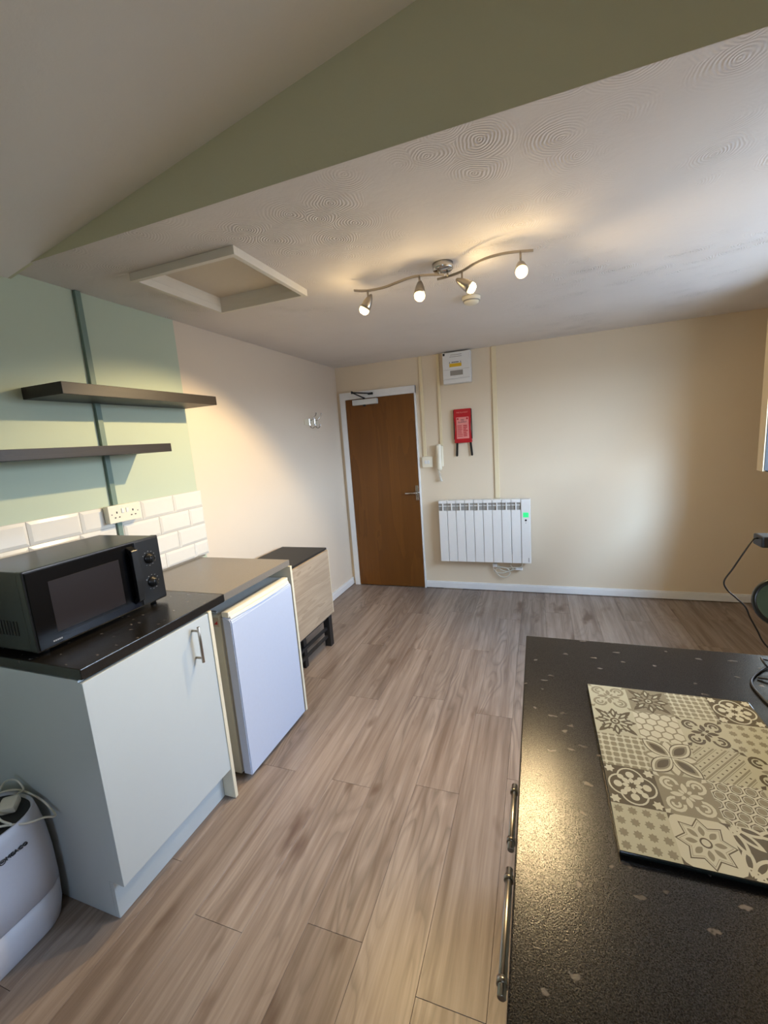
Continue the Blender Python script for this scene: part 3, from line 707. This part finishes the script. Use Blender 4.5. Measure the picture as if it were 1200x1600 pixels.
wg = obj('worktop', B(0.0125, 0.640, 1.4345, 1.968, 0.897, 0.930, bev=0.002), 'worktop_grey'); tag(wg, 'grey worktop above the white fridge', 'worktop')
obj('edge_strip', B(0.0125, 0.030, 1.4345, 2.0, 0.9302, 0.936), 'worktop_grey', wg)
ep = obj('end_panel', B(0.005, 0.640, 1.969, 1.987, 0.002, 0.890, bev=0.001, seg=1), 'unit_edge'); tag(ep, 'narrow cream end panel standing between the fridge and the folding table', 'panel')

# fridge
fr = thing('under_counter_fridge', 'white under-counter fridge below the grey worktop', 'fridge', (0.35, 1.70, 0))
obj('body', B(0.06, 0.590, 1.442, 1.962, 0.015, 0.826, bev=0.006), 'fridge_side', fr)
fd = bmesh.new()
prism(fd, [(0.604, 1.442, 0.020), (0.652, 1.442, 0.020), (0.652, 1.442, 0.792), (0.645, 1.442, 0.806), (0.604, 1.442, 0.818)], (0, 0.500, 0))
bmesh.ops.bevel(fd, geom=fd.edges[:], offset=0.004, segments=2, affect='EDGES')
fdo = obj('door', fd, 'fridge_white', fr)
bm = bmesh.new(); box(bm, 0.600, 0.638, 1.446, 1.938, 0.812, 0.838, bev=0.004); obj('top_rail', bm, 'fridge_cream', fdo)
bm = bmesh.new()
pts_ = []
for i in range(13):
    t = i/12; y = 1.452+0.482*t; pts_.append((0.655-0.010*abs(2*t-1)**2, y, 0.806))
a_ = [Vector(p) for p in pts_]; poly = a_+[Vector((0.634, 1.934, 0.806)), Vector((0.634, 1.452, 0.806))]
prism(bm, poly, (-0.004, 0, 0.014)); obj('grip', bm, 'fridge_cream', fdo)
obj('gasket', B(0.590, 0.604, 1.450, 1.936, 0.03, 0.81), 'rad_slot', fr)
bm = bmesh.new(); cyl(bm, (0.55, 1.49, 0.001), (0.55, 1.49, 0.018), 0.018); obj('foot', bm, 'dark', fr)
bm = bmesh.new(); cyl(bm, (0.55, 1.92, 0.001), (0.55, 1.92, 0.018), 0.018); obj('foot', bm, 'dark', fr)
lb = obj('energy_sticker', B(0.543, 0.583, 1.4409, 1.442, 0.768, 0.812), 'energy', fr)
bm = bmesh.new(); prism(bm, [(0.555, 1.4405, 0.778), (0.576, 1.4405, 0.778), (0.576, 1.4405, 0.796)], (0, 0.0005, 0)); obj('red_print', bm, 'red', lb)
bm = bmesh.new(); tube(bm, [(0.50, 1.47, 0.829), (0.52, 1.455, 0.834), (0.55, 1.46, 0.833), (0.57, 1.452, 0.832)], 0.004); obj('loose_wire', bm, 'rad_slot', fr)

# microwave
mw = thing('microwave', 'black microwave oven with two dials on the black worktop', 'microwave', (0.25, 1.07, 0.93))
MX0, MX1, MY0, MY1, MZ0, MZ1 = 0.085, 0.424, 0.818, 1.335, 0.947, 1.220
obj('casing', B(MX0, 0.392, MY0+0.003, MY1-0.003, MZ0, MZ1-0.002, bev=0.004), 'black', mw)
fm = obj('front_frame', B(0.392, MX1, MY0, MY1, MZ0, MZ1, bev=0.005), 'black', mw)
md_ = obj('oven_door', B(MX1-0.001, MX1+0.004, MY0+0.006, 1.212, MZ0+0.006, MZ1-0.006, bev=0.002), 'black_gloss', mw)
obj('window', B(MX1+0.0035, MX1+0.0048, 0.885, 1.140, 0.992, 1.168, bev=0.0005, seg=1), 'mw_window', md_)
obj('blue_sheen_band', B(MX1+0.0035, MX1+0.0048, 0.895, 1.205, 0.955, 0.982, bev=0.0005, seg=1), 'mw_blue_sheen', md_)  # bluish strip paints in the daylight reflected low on the door
bm = bmesh.new(); prism(bm, [(MX1+0.003, 1.178, 1.205), (MX1+0.032, 1.178, 1.190), (MX1+0.034, 1.178, 1.070), (MX1+0.032, 1.178, 0.986), (MX1+0.003, 1.178, 0.970), (MX1+0.003, 1.178, 0.990), (MX1+0.020, 1.178, 1.000), (MX1+0.020, 1.178, 1.175), (MX1+0.003, 1.178, 1.185)], (0, 0.028, 0))
bmesh.ops.bevel(bm, geom=bm.edges[:], offset=0.002, segments=1, affect='EDGES'); obj('handle', bm, 'black', md_)
pn = obj('control_panel', B(MX1-0.001, MX1+0.004, 1.216, MY1-0.005, MZ0+0.006, MZ1-0.006, bev=0.002), 'black', mw)
for zc in (1.135, 1.035):
    bm = lathe(bmesh.new(), (MX1+0.004, 1.273, zc), (1, 0, 0), [(0, 0.022), (0.004, 0.022), (0.005, 0.017), (0.018, 0.015), (0.019, 0.0)], 24)
    box(bm, MX1+0.022, MX1+0.026, 1.270, 1.276, zc-0.014, zc+0.014, bev=0.001, seg=1); kb = obj('dial', bm, 'black', pn)
    bm = bmesh.new()
    for i in range(10):
        a = math.radians(-60+i*30); y = 1.273+0.030*math.sin(a); z = zc+0.030*math.cos(a); box(bm, MX1+0.0036, MX1+0.0046, y-0.002, y+0.002, z-0.001, z+0.001)
    obj('dial_marks', bm, 'grey_print', pn)
bm = bmesh.new()
for i in range(8): box(bm, MX1+0.0036, MX1+0.0046, 0.866+i*0.0062, 0.8705+i*0.0062, 0.9655, 0.9705)
ml = obj('small_lettering', bm, 'grey_print', md_); ml['kind'] = 'stuff'
for x in (0.12, 0.385):
    for y in (0.86, 1.295):
        bm = bmesh.new(); cyl(bm, (x, y, 0.9302), (x, y, 0.948), 0.012); obj('foot', bm, 'black', mw)
bm = bmesh.new()
for i in range(7): box(bm, 0.24+i*0.016, 0.248+i*0.016, MY0+0.0015, MY0+0.0035, 1.0, 1.05)
obj('side_vents', bm, 'dark', mw)

# folded gateleg table
ft = thing('folding_table', 'folded drop-leaf table with grey oak leaf and black frame by the wall', 'table', (0.24, 2.5, 0))
obj('top', B(0.045, 0.432, 2.045, 2.795, 0.756, 0.776, bev=0.002), 'black_matt', ft)
obj('hanging_leaf', B(0.436, 0.454, 2.045, 2.770, 0.270, 0.764, bev=0.002), 'leaf_wood', ft)
obj('hanging_leaf', B(0.020, 0.040, 2.045, 2.770, 0.270, 0.764, bev=0.002), 'leaf_wood', ft)
obj('leaf_edging', B(0.432, 0.455, 2.7701, 2.7745, 0.270, 0.764), 'unit_edge', ft)
for y in (2.09, 2.742): obj('leg_panel', B(0.06, 0.42, y, y+0.022, 0.30, 0.755, bev=0.001, seg=1), 'black_matt', ft)
for y in (2.07, 2.735):
    for x in (0.065, 0.375): obj('leg', B(x, x+0.05, y, y+0.05, 0.001, 0.32, bev=0.002), 'black_matt', ft)
bm = bmesh.new()
for z in (0.070, 0.135, 0.22): box(bm, 0.385, 0.405, 2.12, 2.735, z, z+0.022, bev=0.002, seg=1)
obj('gate_rail', bm, 'black_matt', ft)
bm = bmesh.new(); box(bm, 0.360, 0.395, 2.40, 2.44, 0.001, 0.30, bev=0.002, seg=1); obj('gate_leg', bm, 'black_matt', ft)

# ------------------------------------------------------------------ dehumidifier
dh = thing('dehumidifier', 'white rounded dehumidifier with black top standing beside the base cabinet', 'dehumidifier', (0.27, 0.58, 0))
def rrect(cx, cy, hx, hy, r, z, n=8):
    out = []
    for qx, qy, a0 in ((1, 1, 0), (-1, 1, 90), (-1, -1, 180), (1, -1, 270)):
        for i in range(n+1):
            a = math.radians(a0+90*i/n); out.append((cx+qx*(hx-r)+r*math.cos(a), cy+qy*(hy-r)+r*math.sin(a), z))
    return out
CX, CY = 0.268, 0.575
def shell(bm, levels, cap=True):
    rings = [[bm.verts.new(p) for p in rrect(CX, CY, hx, hy, r, z)] for z, hx, hy, r in levels]; n = len(rings[0])
    for a, b in zip(rings, rings[1:]):
        for i in range(n): bm.faces.new((a[i], a[(i+1) % n], b[(i+1) % n], b[i])).smooth = True
    if cap: bm.faces.new(rings[0][::-1]); bm.faces.new(rings[-1])
bm = bmesh.new(); shell(bm, [(0.001, 0.112, 0.190, 0.085), (0.012, 0.122, 0.200, 0.090), (0.06, 0.130, 0.208, 0.094), (0.145, 0.134, 0.212, 0.096)]); obj('water_tank', bm, 'dehum_white', dh)
bm = bmesh.new(); shell(bm, [(0.1465, 0.131, 0.209, 0.094), (0.148, 0.134, 0.212, 0.096), (0.25, 0.134, 0.212, 0.096), (0.34, 0.131, 0.208, 0.096), (0.40, 0.125, 0.201, 0.095), (0.438, 0.119, 0.195, 0.094), (0.440, 0.115, 0.191, 0.092), (0.430, 0.112, 0.188, 0.090)], True); hs = obj('housing', bm, 'dehum_white', dh)
bm = bmesh.new(); shell(bm, [(0.4305, 0.111, 0.187, 0.089), (0.4325, 0.110, 0.186, 0.089)]); tp = obj('top_panel', bm, 'dehum_grille', dh)
bm = bmesh.new()
for i in range(13):
    y = CY-0.12+i*0.017; w_ = 0.085; box(bm, CX-w_, CX+w_, y, y+0.007, 0.4326, 0.4350)
obj('louvres', bm, 'black', tp)
ROT = FACE_X
text_part('brand_lettering', 'MEACO', 0.015, (CX+0.1325, 0.660, 0.366), ROT, 'dark_print', hs, depth=0.003, sx=1.15)
bm = bmesh.new()
rg = [(CX+0.1335, 0.621+0.0075*math.cos(2*math.pi*i/20), 0.366+0.0075*math.sin(2*math.pi*i/20)) for i in range(21)]
tube(bm, rg, 0.0015, 6, smooth=False); box(bm, CX+0.131, CX+0.1345, 0.617, 0.625, 0.3645, 0.3675); obj('round_emblem', bm, 'dark_print', hs)
# its cable: loops over the top with the plug lying on the black panel
cb_ = thing('mains_cable', 'white mains cable with plug looped over the black top of the dehumidifier', 'cable', (0.30, 0.68, 0.433))
bm = bmesh.new()
tube(bm, [(0.255, 0.560, 0.442), (0.30, 0.61, 0.447), (0.355, 0.66, 0.442), (0.398, 0.700, 0.425), (0.410, 0.740, 0.41), (0.408, 0.772, 0.385), (0.375, 0.783, 0.39), (0.33, 0.782, 0.42), (0.25, 0.770, 0.447), (0.19, 0.74, 0.447), (0.15, 0.66, 0.446), (0.13, 0.56, 0.446)], 0.0034, 8)
tube(bm, [(0.375, 0.672, 0.442), (0.33, 0.668, 0.452), (0.275, 0.685, 0.470), (0.235, 0.73, 0.49), (0.215, 0.760, 0.485), (0.225, 0.780, 0.47), (0.262, 0.775, 0.45), (0.27, 0.755, 0.452), (0.285, 0.730, 0.456)], 0.0034, 8)
obj('cord', bm, 'cable_white', cb_)
R_ = Matrix.Rotation(math.radians(35), 3, 'Z') @ Matrix.Rotation(math.radians(18), 3, 'X')
bm = bmesh.new(); box(bm, 0.270, 0.320, 0.690, 0.738, 0.437, 0.468, bev=0.010, rot=R_); pg = obj('plug', bm, 'cable_white', cb_)

# ------------------------------------------------------------------ right hand run: worktop, cabinets, board
XW = 1.905
wr_ = obj('worktop', B(XW, XN-0.002, YN+0.01, 1.3165, 0.872, 0.910, bev=0.003), 'worktop_black'); tag(wr_, 'long black flecked worktop on the right, carrying the patterned glass board', 'worktop')
def unit(y0, y1, label, handles):
    u = thing('base_cabinet', label, 'cabinet', (2.24, (y0+y1)/2, 0))
    obj('carcass', B(1.945, XN-0.01, y0+0.001, y1-0.001, 0.150, 0.868, bev=0.001, seg=1), 'unit_white', u)
    obj('plinth', B(1.985, 2.003, y0+0.001, y1-0.001, 0.002, 0.148), 'unit_white', u)
    d_ = obj('door', B(1.925, 1.944, y0+0.002, y1-0.002, 0.155, 0.862, bev=0.0015), 'unit_white', u)
    for a, b in handles: bar_handle(d_, (1.925, a, 0.815), (1.925, b, 0.815), (-0.033, 0, 0), r=0.0060, over=0.018, collar=True)
unit(0.648, 1.300, 'white base cabinet at the far end of the right worktop, with the farther bar handle', [(0.682, 0.795)])
unit(0.0, 0.646, 'white base cabinet nearest the camera under the right worktop, with the closer bar handle', [(0.470, 0.612)])

# patterned glass worktop saver
BX0, BX1, BY0, BY1, BZ = 2.052, 2.375, 0.610, 1.058, 0.9215
gb = thing('glass_worktop_saver', 'rectangular glass board printed with patterned grey and cream tiles', 'board', ((BX0+BX1)/2, (BY0+BY1)/2, 0.91))
for x in (BX0+0.03, BX1-0.03):
    for y in (BY0+0.03, BY1-0.03):
        bm = bmesh.new(); cyl(bm, (x, y, 0.9102), (x, y, 0.9148), 0.008); obj('foot', bm, 'black', gb)
obj('glass', B(BX0, BX1, BY0, BY1, 0.9146, BZ, bev=0.002), 'board_edge', gb)
PM = ['print_base', 'print_pale', 'print_mid', 'print_dark']
tw, th = (BX1-BX0-0.003)/4, (BY1-BY0-0.003)/5
class Pr:
    """flat print on one tile: polygons clipped to the unit square, stacked in thin layers"""
    def __init__(s, i, j, base):
        s.x0 = BX0+0.0015+i*tw; s.y0 = BY1-0.0015-(j+1)*th; s.bm = bmesh.new(); s.k = 0
        s.poly([(0, 0), (1, 0), (1, 1), (0, 1)], base)
    def poly(s, pts, c):
        for ax, lim, sg in ((0, 0, 1), (0, 1, -1), (1, 0, 1), (1, 1, -1)):
            out = []
            for a, b in zip(pts, pts[1:]+pts[:1]):
                ia = (a[ax]-lim)*sg >= -1e-9; ib = (b[ax]-lim)*sg >= -1e-9
                if ia: out.append(a)
                if ia != ib:
                    t = (lim-a[ax])/(b[ax]-a[ax]); out.append((a[0]+(b[0]-a[0])*t, a[1]+(b[1]-a[1])*t))
            pts = out
            if len(pts) < 3: return
        s.k += 1; z = BZ+0.00004+s.k*0.0000015+(s.lay*0.00006 if hasattr(s, 'lay') else 0.0)
        q = [p for n, p in enumerate(pts) if (abs(p[0]-pts[n-1][0])+abs(p[1]-pts[n-1][1])) > 1e-6]
        if len(q) < 3: return
        f = s.bm.faces.new([s.bm.verts.new((s.x0+x*tw, s.y0+y*th, z)) for x, y in q]); f.material_index = c
    def L(s, n): s.lay = n; return s
    def star(s, cx, cy, r1, r2, n, c, a0=0.0):
        s.poly([(cx+(r1 if i % 2 == 0 else r2)*math.cos(a0+math.pi*i/n), cy+(r1 if i % 2 == 0 else r2)*math.sin(a0+math.pi*i/n)) for i in range(2*n)], c)
    def disc(s, cx, cy, r, c, n=14, ry=None): s.poly([(cx+r*math.cos(2*math.pi*i/n), cy+(ry or r)*math.sin(2*math.pi*i/n)) for i in range(n)], c)
    def petal(s, cx, cy, a, l0, l1, w, c):
        d = (math.cos(a), math.sin(a)); p = (-d[1], d[0]); out = []
        for i in range(9):
            t = i/8; r = l0+(l1-l0)*t; h = w*math.sin(math.pi*t)**0.8 if 0 < t < 1 else 0; out.append((cx+d[0]*r+p[0]*h, cy+d[1]*r+p[1]*h))
        for i in range(7, 0, -1):
            t = i/8; r = l0+(l1-l0)*t; h = w*math.sin(math.pi*t)**0.8; out.append((cx+d[0]*r-p[0]*h, cy+d[1]*r-p[1]*h))
        s.poly(out, c)
    def arc(s, cx, cy, r, a0, a1, w, c, n=10):
        for i in range(n):
            t0 = a0+(a1-a0)*i/n; t1 = a0+(a1-a0)*(i+1)/n
            s.poly([(cx+(r-w)*math.cos(t0), cy+(r-w)*math.sin(t0)), (cx+(r+w)*math.cos(t0), cy+(r+w)*math.sin(t0)), (cx+(r+w)*math.cos(t1), cy+(r+w)*math.sin(t1)), (cx+(r-w)*math.cos(t1), cy+(r-w)*math.sin(t1))], c)
    def line(s, a, b, w, c):
        dx, dy = b[0]-a[0], b[1]-a[1]; l = math.hypot(dx, dy); nx, ny = -dy/l*w, dx/l*w
        s.poly([(a[0]+nx, a[1]+ny), (b[0]+nx, b[1]+ny), (b[0]-nx, b[1]-ny), (a[0]-nx, a[1]-ny)], c)
    def done(s):
        me = bpy.data.meshes.new('printed_tile'); org = Vector((s.x0+tw/2, s.y0+th/2, BZ))
        bmesh.ops.translate(s.bm, vec=-org, verts=s.bm.verts[:]); s.bm.normal_update()
        for f in s.bm.faces:
            if f.normal.z < 0: f.normal_flip()
        s.bm.to_mesh(me); s.bm.free()
        for q in PM: me.materials.append(M[q])
        o = bpy.data.objects.new('printed_tile', me); o.location = org-Vector(gb.location); C.objects.link(o); o.parent = gb
Q = math.pi/4
def scroll(p, base, ink, core):
    for cx, cy in ((0.25, 0.25), (0.75, 0.25), (0.25, 0.75), (0.75, 0.75)):
        a = math.atan2(0.5-cy, 0.5-cx)
        p.L(1).arc(cx, cy, 0.15, a+0.7, a+2*math.pi-0.7, 0.032, ink); p.L(2).arc(cx, cy, 0.065, a+1.9, a+2*math.pi, 0.026, ink, 7)
    for k_ in range(4): p.L(2).petal(0.5, 0.5, k_*2*Q, 0.05, 0.30, 0.055, core); p.L(2).petal(0.5, 0.5, Q+k_*2*Q, 0.03, 0.17, 0.035, ink)
    p.L(3).disc(0.5, 0.5, 0.05, base)
    for cx, cy in ((0, 0), (1, 0), (0, 1), (1, 1)): p.L(2).star(cx, cy, 0.16, 0.07, 4, ink, Q)
def damask(p, base, ink):
    for k_ in range(8):
        p.L(1).petal(0.5, 0.5, k_*Q, 0.12, 0.50 if k_ % 2 == 0 else 0.62, 0.075, ink); p.L(2).petal(0.5, 0.5, k_*Q, 0.22, 0.42, 0.03, base)
        a = k_*Q+Q/2; p.L(1).arc(0.5+0.36*math.cos(a), 0.5+0.36*math.sin(a), 0.06, a+1, a+5, 0.022, ink, 7)
    p.L(2).disc(0.5, 0.5, 0.12, ink); p.L(3).disc(0.5, 0.5, 0.07, base); p.L(4).disc(0.5, 0.5, 0.035, ink)
def lattice(p, bg_, ln):
    for k_ in range(6):
        t = (k_+0.5)/6; p.L(1).line((t, 0), (t, 1), 0.022, ln); p.L(1).line((0, t), (1, t), 0.022, ln)
    for a in range(6):
        for b in range(6): p.L(2).disc((a+0.5)/6, (b+0.5)/6, 0.045, 1, 8)
def medal(p):
    for k_ in range(4): p.L(1).disc(0.5+0.2*math.cos(k_*2*Q), 0.5+0.2*math.sin(k_*2*Q), 0.27, 1, 22)
    for k_ in range(4): p.L(2).disc(0.5+0.2*math.cos(k_*2*Q), 0.5+0.2*math.sin(k_*2*Q), 0.235, 3, 22)
    for k_ in range(8): p.L(3).disc(0.5+0.28*math.cos(k_*Q), 0.5+0.28*math.sin(k_*Q), 0.085 if k_ % 2 == 0 else 0.065, 1, 12)
    for k_ in range(4): p.L(3).petal(0.5, 0.5, Q+k_*2*Q, 0.06, 0.26, 0.06, 1); p.L(3).petal(0.5, 0.5, k_*2*Q, 0.06, 0.2, 0.05, 1)
    p.L(4).disc(0.5, 0.5, 0.06, 3, 14)
    for cx, cy in ((0.11, 0.11), (0.89, 0.11), (0.11, 0.89), (0.89, 0.89)): p.L(3).star(cx, cy, 0.11, 0.07, 6, 1)
def dots(p, ink, n=4):
    for a in range(n):
        for b in range(n):
            p.L(1).star((a+0.5)/n, (b+0.5)/n, 0.095, 0.065, 8, ink)
    for a in range(n+1):
        for b in range(n+1): p.L(1).star(a/n, b/n, 0.035, 0.02, 4, 0)
def hexes(p, fill, ln, inner=None, n=4):
    s_ = 1/n/1.732*1.05
    for r in range(-1, n+3):
        for q in range(-1, n+2):
            cx = (q+(0.5 if r % 2 else 0.0))/n; cy = r*0.866/n
            pts = [(cx+s_*0.96*math.cos(math.radians(30+60*i)), cy+s_*0.96*math.sin(math.radians(30+60*i))) for i in range(6)]; p.L(1).poly(pts, ln)
            p.L(2).poly([(cx+(x-cx)*0.84, cy+(y-cy)*0.84) for x, y in pts], fill)
            if inner is not None: p.L(3).disc(cx, cy, s_*0.62, 1, 12); p.L(4).disc(cx, cy, s_*0.52, inner, 12)
def bigflower(p):
    for k_ in range(4): p.L(1).petal(0.5, 0.5, k_*2*Q, 0.08, 0.56, 0.15, 2); p.L(2).petal(0.5, 0.5, k_*2*Q, 0.14, 0.50, 0.085, 1)
    for k_ in range(4): p.L(3).petal(0.5, 0.5, Q+k_*2*Q, 0.0, 0.70, 0.20, 3); p.L(4).petal(0.5, 0.5, Q+k_*2*Q, 0.01, 0.67, 0.175, 1); p.L(5).petal(0.5, 0.5, Q+k_*2*Q, 0.06, 0.60, 0.125, 2); p.L(6).petal(0.5, 0.5, Q+k_*2*Q, 0.12, 0.52, 0.085, 3)
def bigstar(p):
    p.L(1).star(0.5, 0.5, 0.50, 0.34, 8, 3, Q/2*0); p.L(2).star(0.5, 0.5, 0.465, 0.315, 8, 1); p.L(3).star(0.5, 0.5, 0.43, 0.29, 8, 2); p.L(4).star(0.5, 0.5, 0.415, 0.28, 8, 1)
    for k_ in range(8): p.L(5).petal(0.5, 0.5, k_*Q, 0.13, 0.33, 0.05, 2)
    p.L(6).disc(0.5, 0.5, 0.10, 3, 20); p.L(7).disc(0.5, 0.5, 0.07, 1, 20)
    for cx, cy in ((0, 0), (1, 0), (0, 1), (1, 1)): p.L(2).star(cx, cy, 0.14, 0.07, 4, 3)
def stripes(p):
    for k_ in range(-4, 6):
        o_ = k_*0.25; p.L(1).line((o_, 0), (o_+1, 1), 0.018, 2); p.L(1).line((o_+0.06, 0), (o_+1.06, 1), 0.006, 2)
        for m_ in range(9): t = m_/8; p.L(2).star(o_+0.155+t, t, 0.03, 0.024, 2, 3)
def leafy(p):
    for cx, cy, s_ in ((0, 0, 1), (1, 1, 1), (1, 0, 1), (0, 1, 1)):
        a0 = math.atan2(0.5-cy, 0.5-cx)
        for d_ in (-0.55, 0, 0.55): p.L(1).petal(cx, cy, a0+d_, 0.05, 0.62, 0.10, 1); p.L(2).petal(cx, cy, a0+d_, 0.15, 0.50, 0.045, 3)
        p.L(3).arc(cx, cy, 0.2, a0-0.7, a0+0.7, 0.02, 1)
    p.L(3).disc(0.5, 0.5, 0.07, 1); p.L(4).disc(0.5, 0.5, 0.035, 3)
layout = [  # [column][row from the far side]: (base, drawing)
    [(0, lambda p: scroll(p, 0, 2, 2)), (0, lambda p: damask(p, 0, 3)), (2, lambda p: lattice(p, 2, 0)), (3, medal), (0, lambda p: dots(p, 2))],
    [(2, lambda p: damask(p, 0, 3)), (0, lambda p: hexes(p, 1, 2)), (0, bigflower), (2, lambda p: scroll(p, 2, 1, 1)), (1, bigstar)],
    [(2, lambda p: lattice(p, 2, 0)), (0, lambda p: scroll(p, 0, 3, 3)), (0, stripes), (3, lambda p: hexes(p, 3, 1, 2)), (3, leafy)],
    [(3, medal), (0, lambda p: dots(p, 2)), (0, lambda p: scroll(p, 0, 3, 2)), (0, lambda p: damask(p, 0, 2)), (0, lambda p: dots(p, 2))]]
for i, col_ in enumerate(layout):
    for j, (base, fn) in enumerate(col_):
        p = Pr(i, j, base); fn(p); p.done()

# ------------------------------------------------------------------ right edge: cabinet, adapter, cables, mirror
ws = thing('wall_socket', 'white socket on the right wall behind the black adapter', 'socket', (XN, 1.225, 1.20))
obj('faceplate', B(XN-0.010, XN-0.0005, 1.15, 1.296, 1.200, 1.286, bev=0.002), 'white_plastic', ws)
ad = thing('power_adapter', 'black power adapter with thin black cable at the right edge', 'adapter', (2.5, 1.24, 1.23))
bm = bmesh.new(); box(bm, 2.441, XN-0.0105, 1.215, 1.262, 1.229, 1.256, bev=0.004); obj('body', bm, 'black', ad)
bm = bmesh.new(); tube(bm, [(2.443, 1.238, 1.248), (2.430, 1.23, 1.247), (2.412, 1.22, 1.222), (2.390, 1.22, 1.176), (2.374, 1.22, 1.143), (2.381, 1.22, 1.121), (2.400, 1.22, 1.101), (2.420, 1.22, 1.079), (2.431, 1.22, 1.052), (2.447, 1.22, 1.020), (2.460, 1.22, 0.992), (2.480, 1.22, 0.970), (2.515, 1.22, 0.955), (2.530, 1.20, 0.935), (2.515, 1.18, 0.916)], 0.0019, 8)
obj('cable', bm, 'cable_black', ad)
tc_ = bmesh.new()
tube(tc_, [(2.515, 1.235, 0.914), (2.485, 1.240, 0.915), (2.462, 1.222, 0.914), (2.430, 1.182, 0.9135), (2.416, 1.150, 0.9135), (2.414, 1.11, 0.9135), (2.420, 1.06, 0.9135), (2.45, 1.0, 0.9135), (2.50, 0.98, 0.9135)], 0.0026, 6)
tube(tc_, [(2.53, 1.26, 0.9135), (2.482, 1.262, 0.925), (2.470, 1.245, 0.935), (2.474, 1.225, 0.925), (2.50, 1.22, 0.9135), (2.53, 1.25, 0.92)], 0.0026, 6)
tube(tc_, [(2.440, 1.185, 0.9135), (2.465, 1.175, 0.916), (2.50, 1.172, 0.9135), (2.54, 1.16, 0.9135)], 0.0026, 6)
tag(obj('tangled_cable', tc_, 'cable_black'), 'tangle of thin black cable lying on the right worktop', 'cable')
mr = thing('round_mirror', 'small round black-rimmed mirror standing at the right edge of the worktop', 'mirror', (2.50, 1.17, 0.91))
mc = Vector((2.470, 1.17, 1.112)); ax = Vector((-0.62, -0.70, 0.25)).normalized()
bm = lathe(bmesh.new(), mc-ax*0.010, ax, [(0, 0.044), (0.004, 0.055), (0.014, 0.058), (0.018, 0.054), (0.018, 0.047), (0.014, 0.046)], 36); obj('rim', bm, 'mirror_rim', mr)
bm = lathe(bmesh.new(), mc+ax*0.002, ax, [(0, 0.0465), (0.004, 0.0465)], 36); obj('glass', bm, 'mirror_glass', mr)
bm = bmesh.new(); tube(bm, [mc-ax*0.008+Vector((0.01, 0, -0.02)), (2.505, 1.185, 1.03), (2.515, 1.185, 0.925)], 0.0045); obj('stem', bm, 'mirror_rim', mr)
bm = lathe(bmesh.new(), (2.515, 1.185, 0.9102), (0, 0, 1), [(0, 0.034), (0.006, 0.034), (0.010, 0.020), (0.014, 0.006)], 28); obj('base', bm, 'mirror_rim', mr)
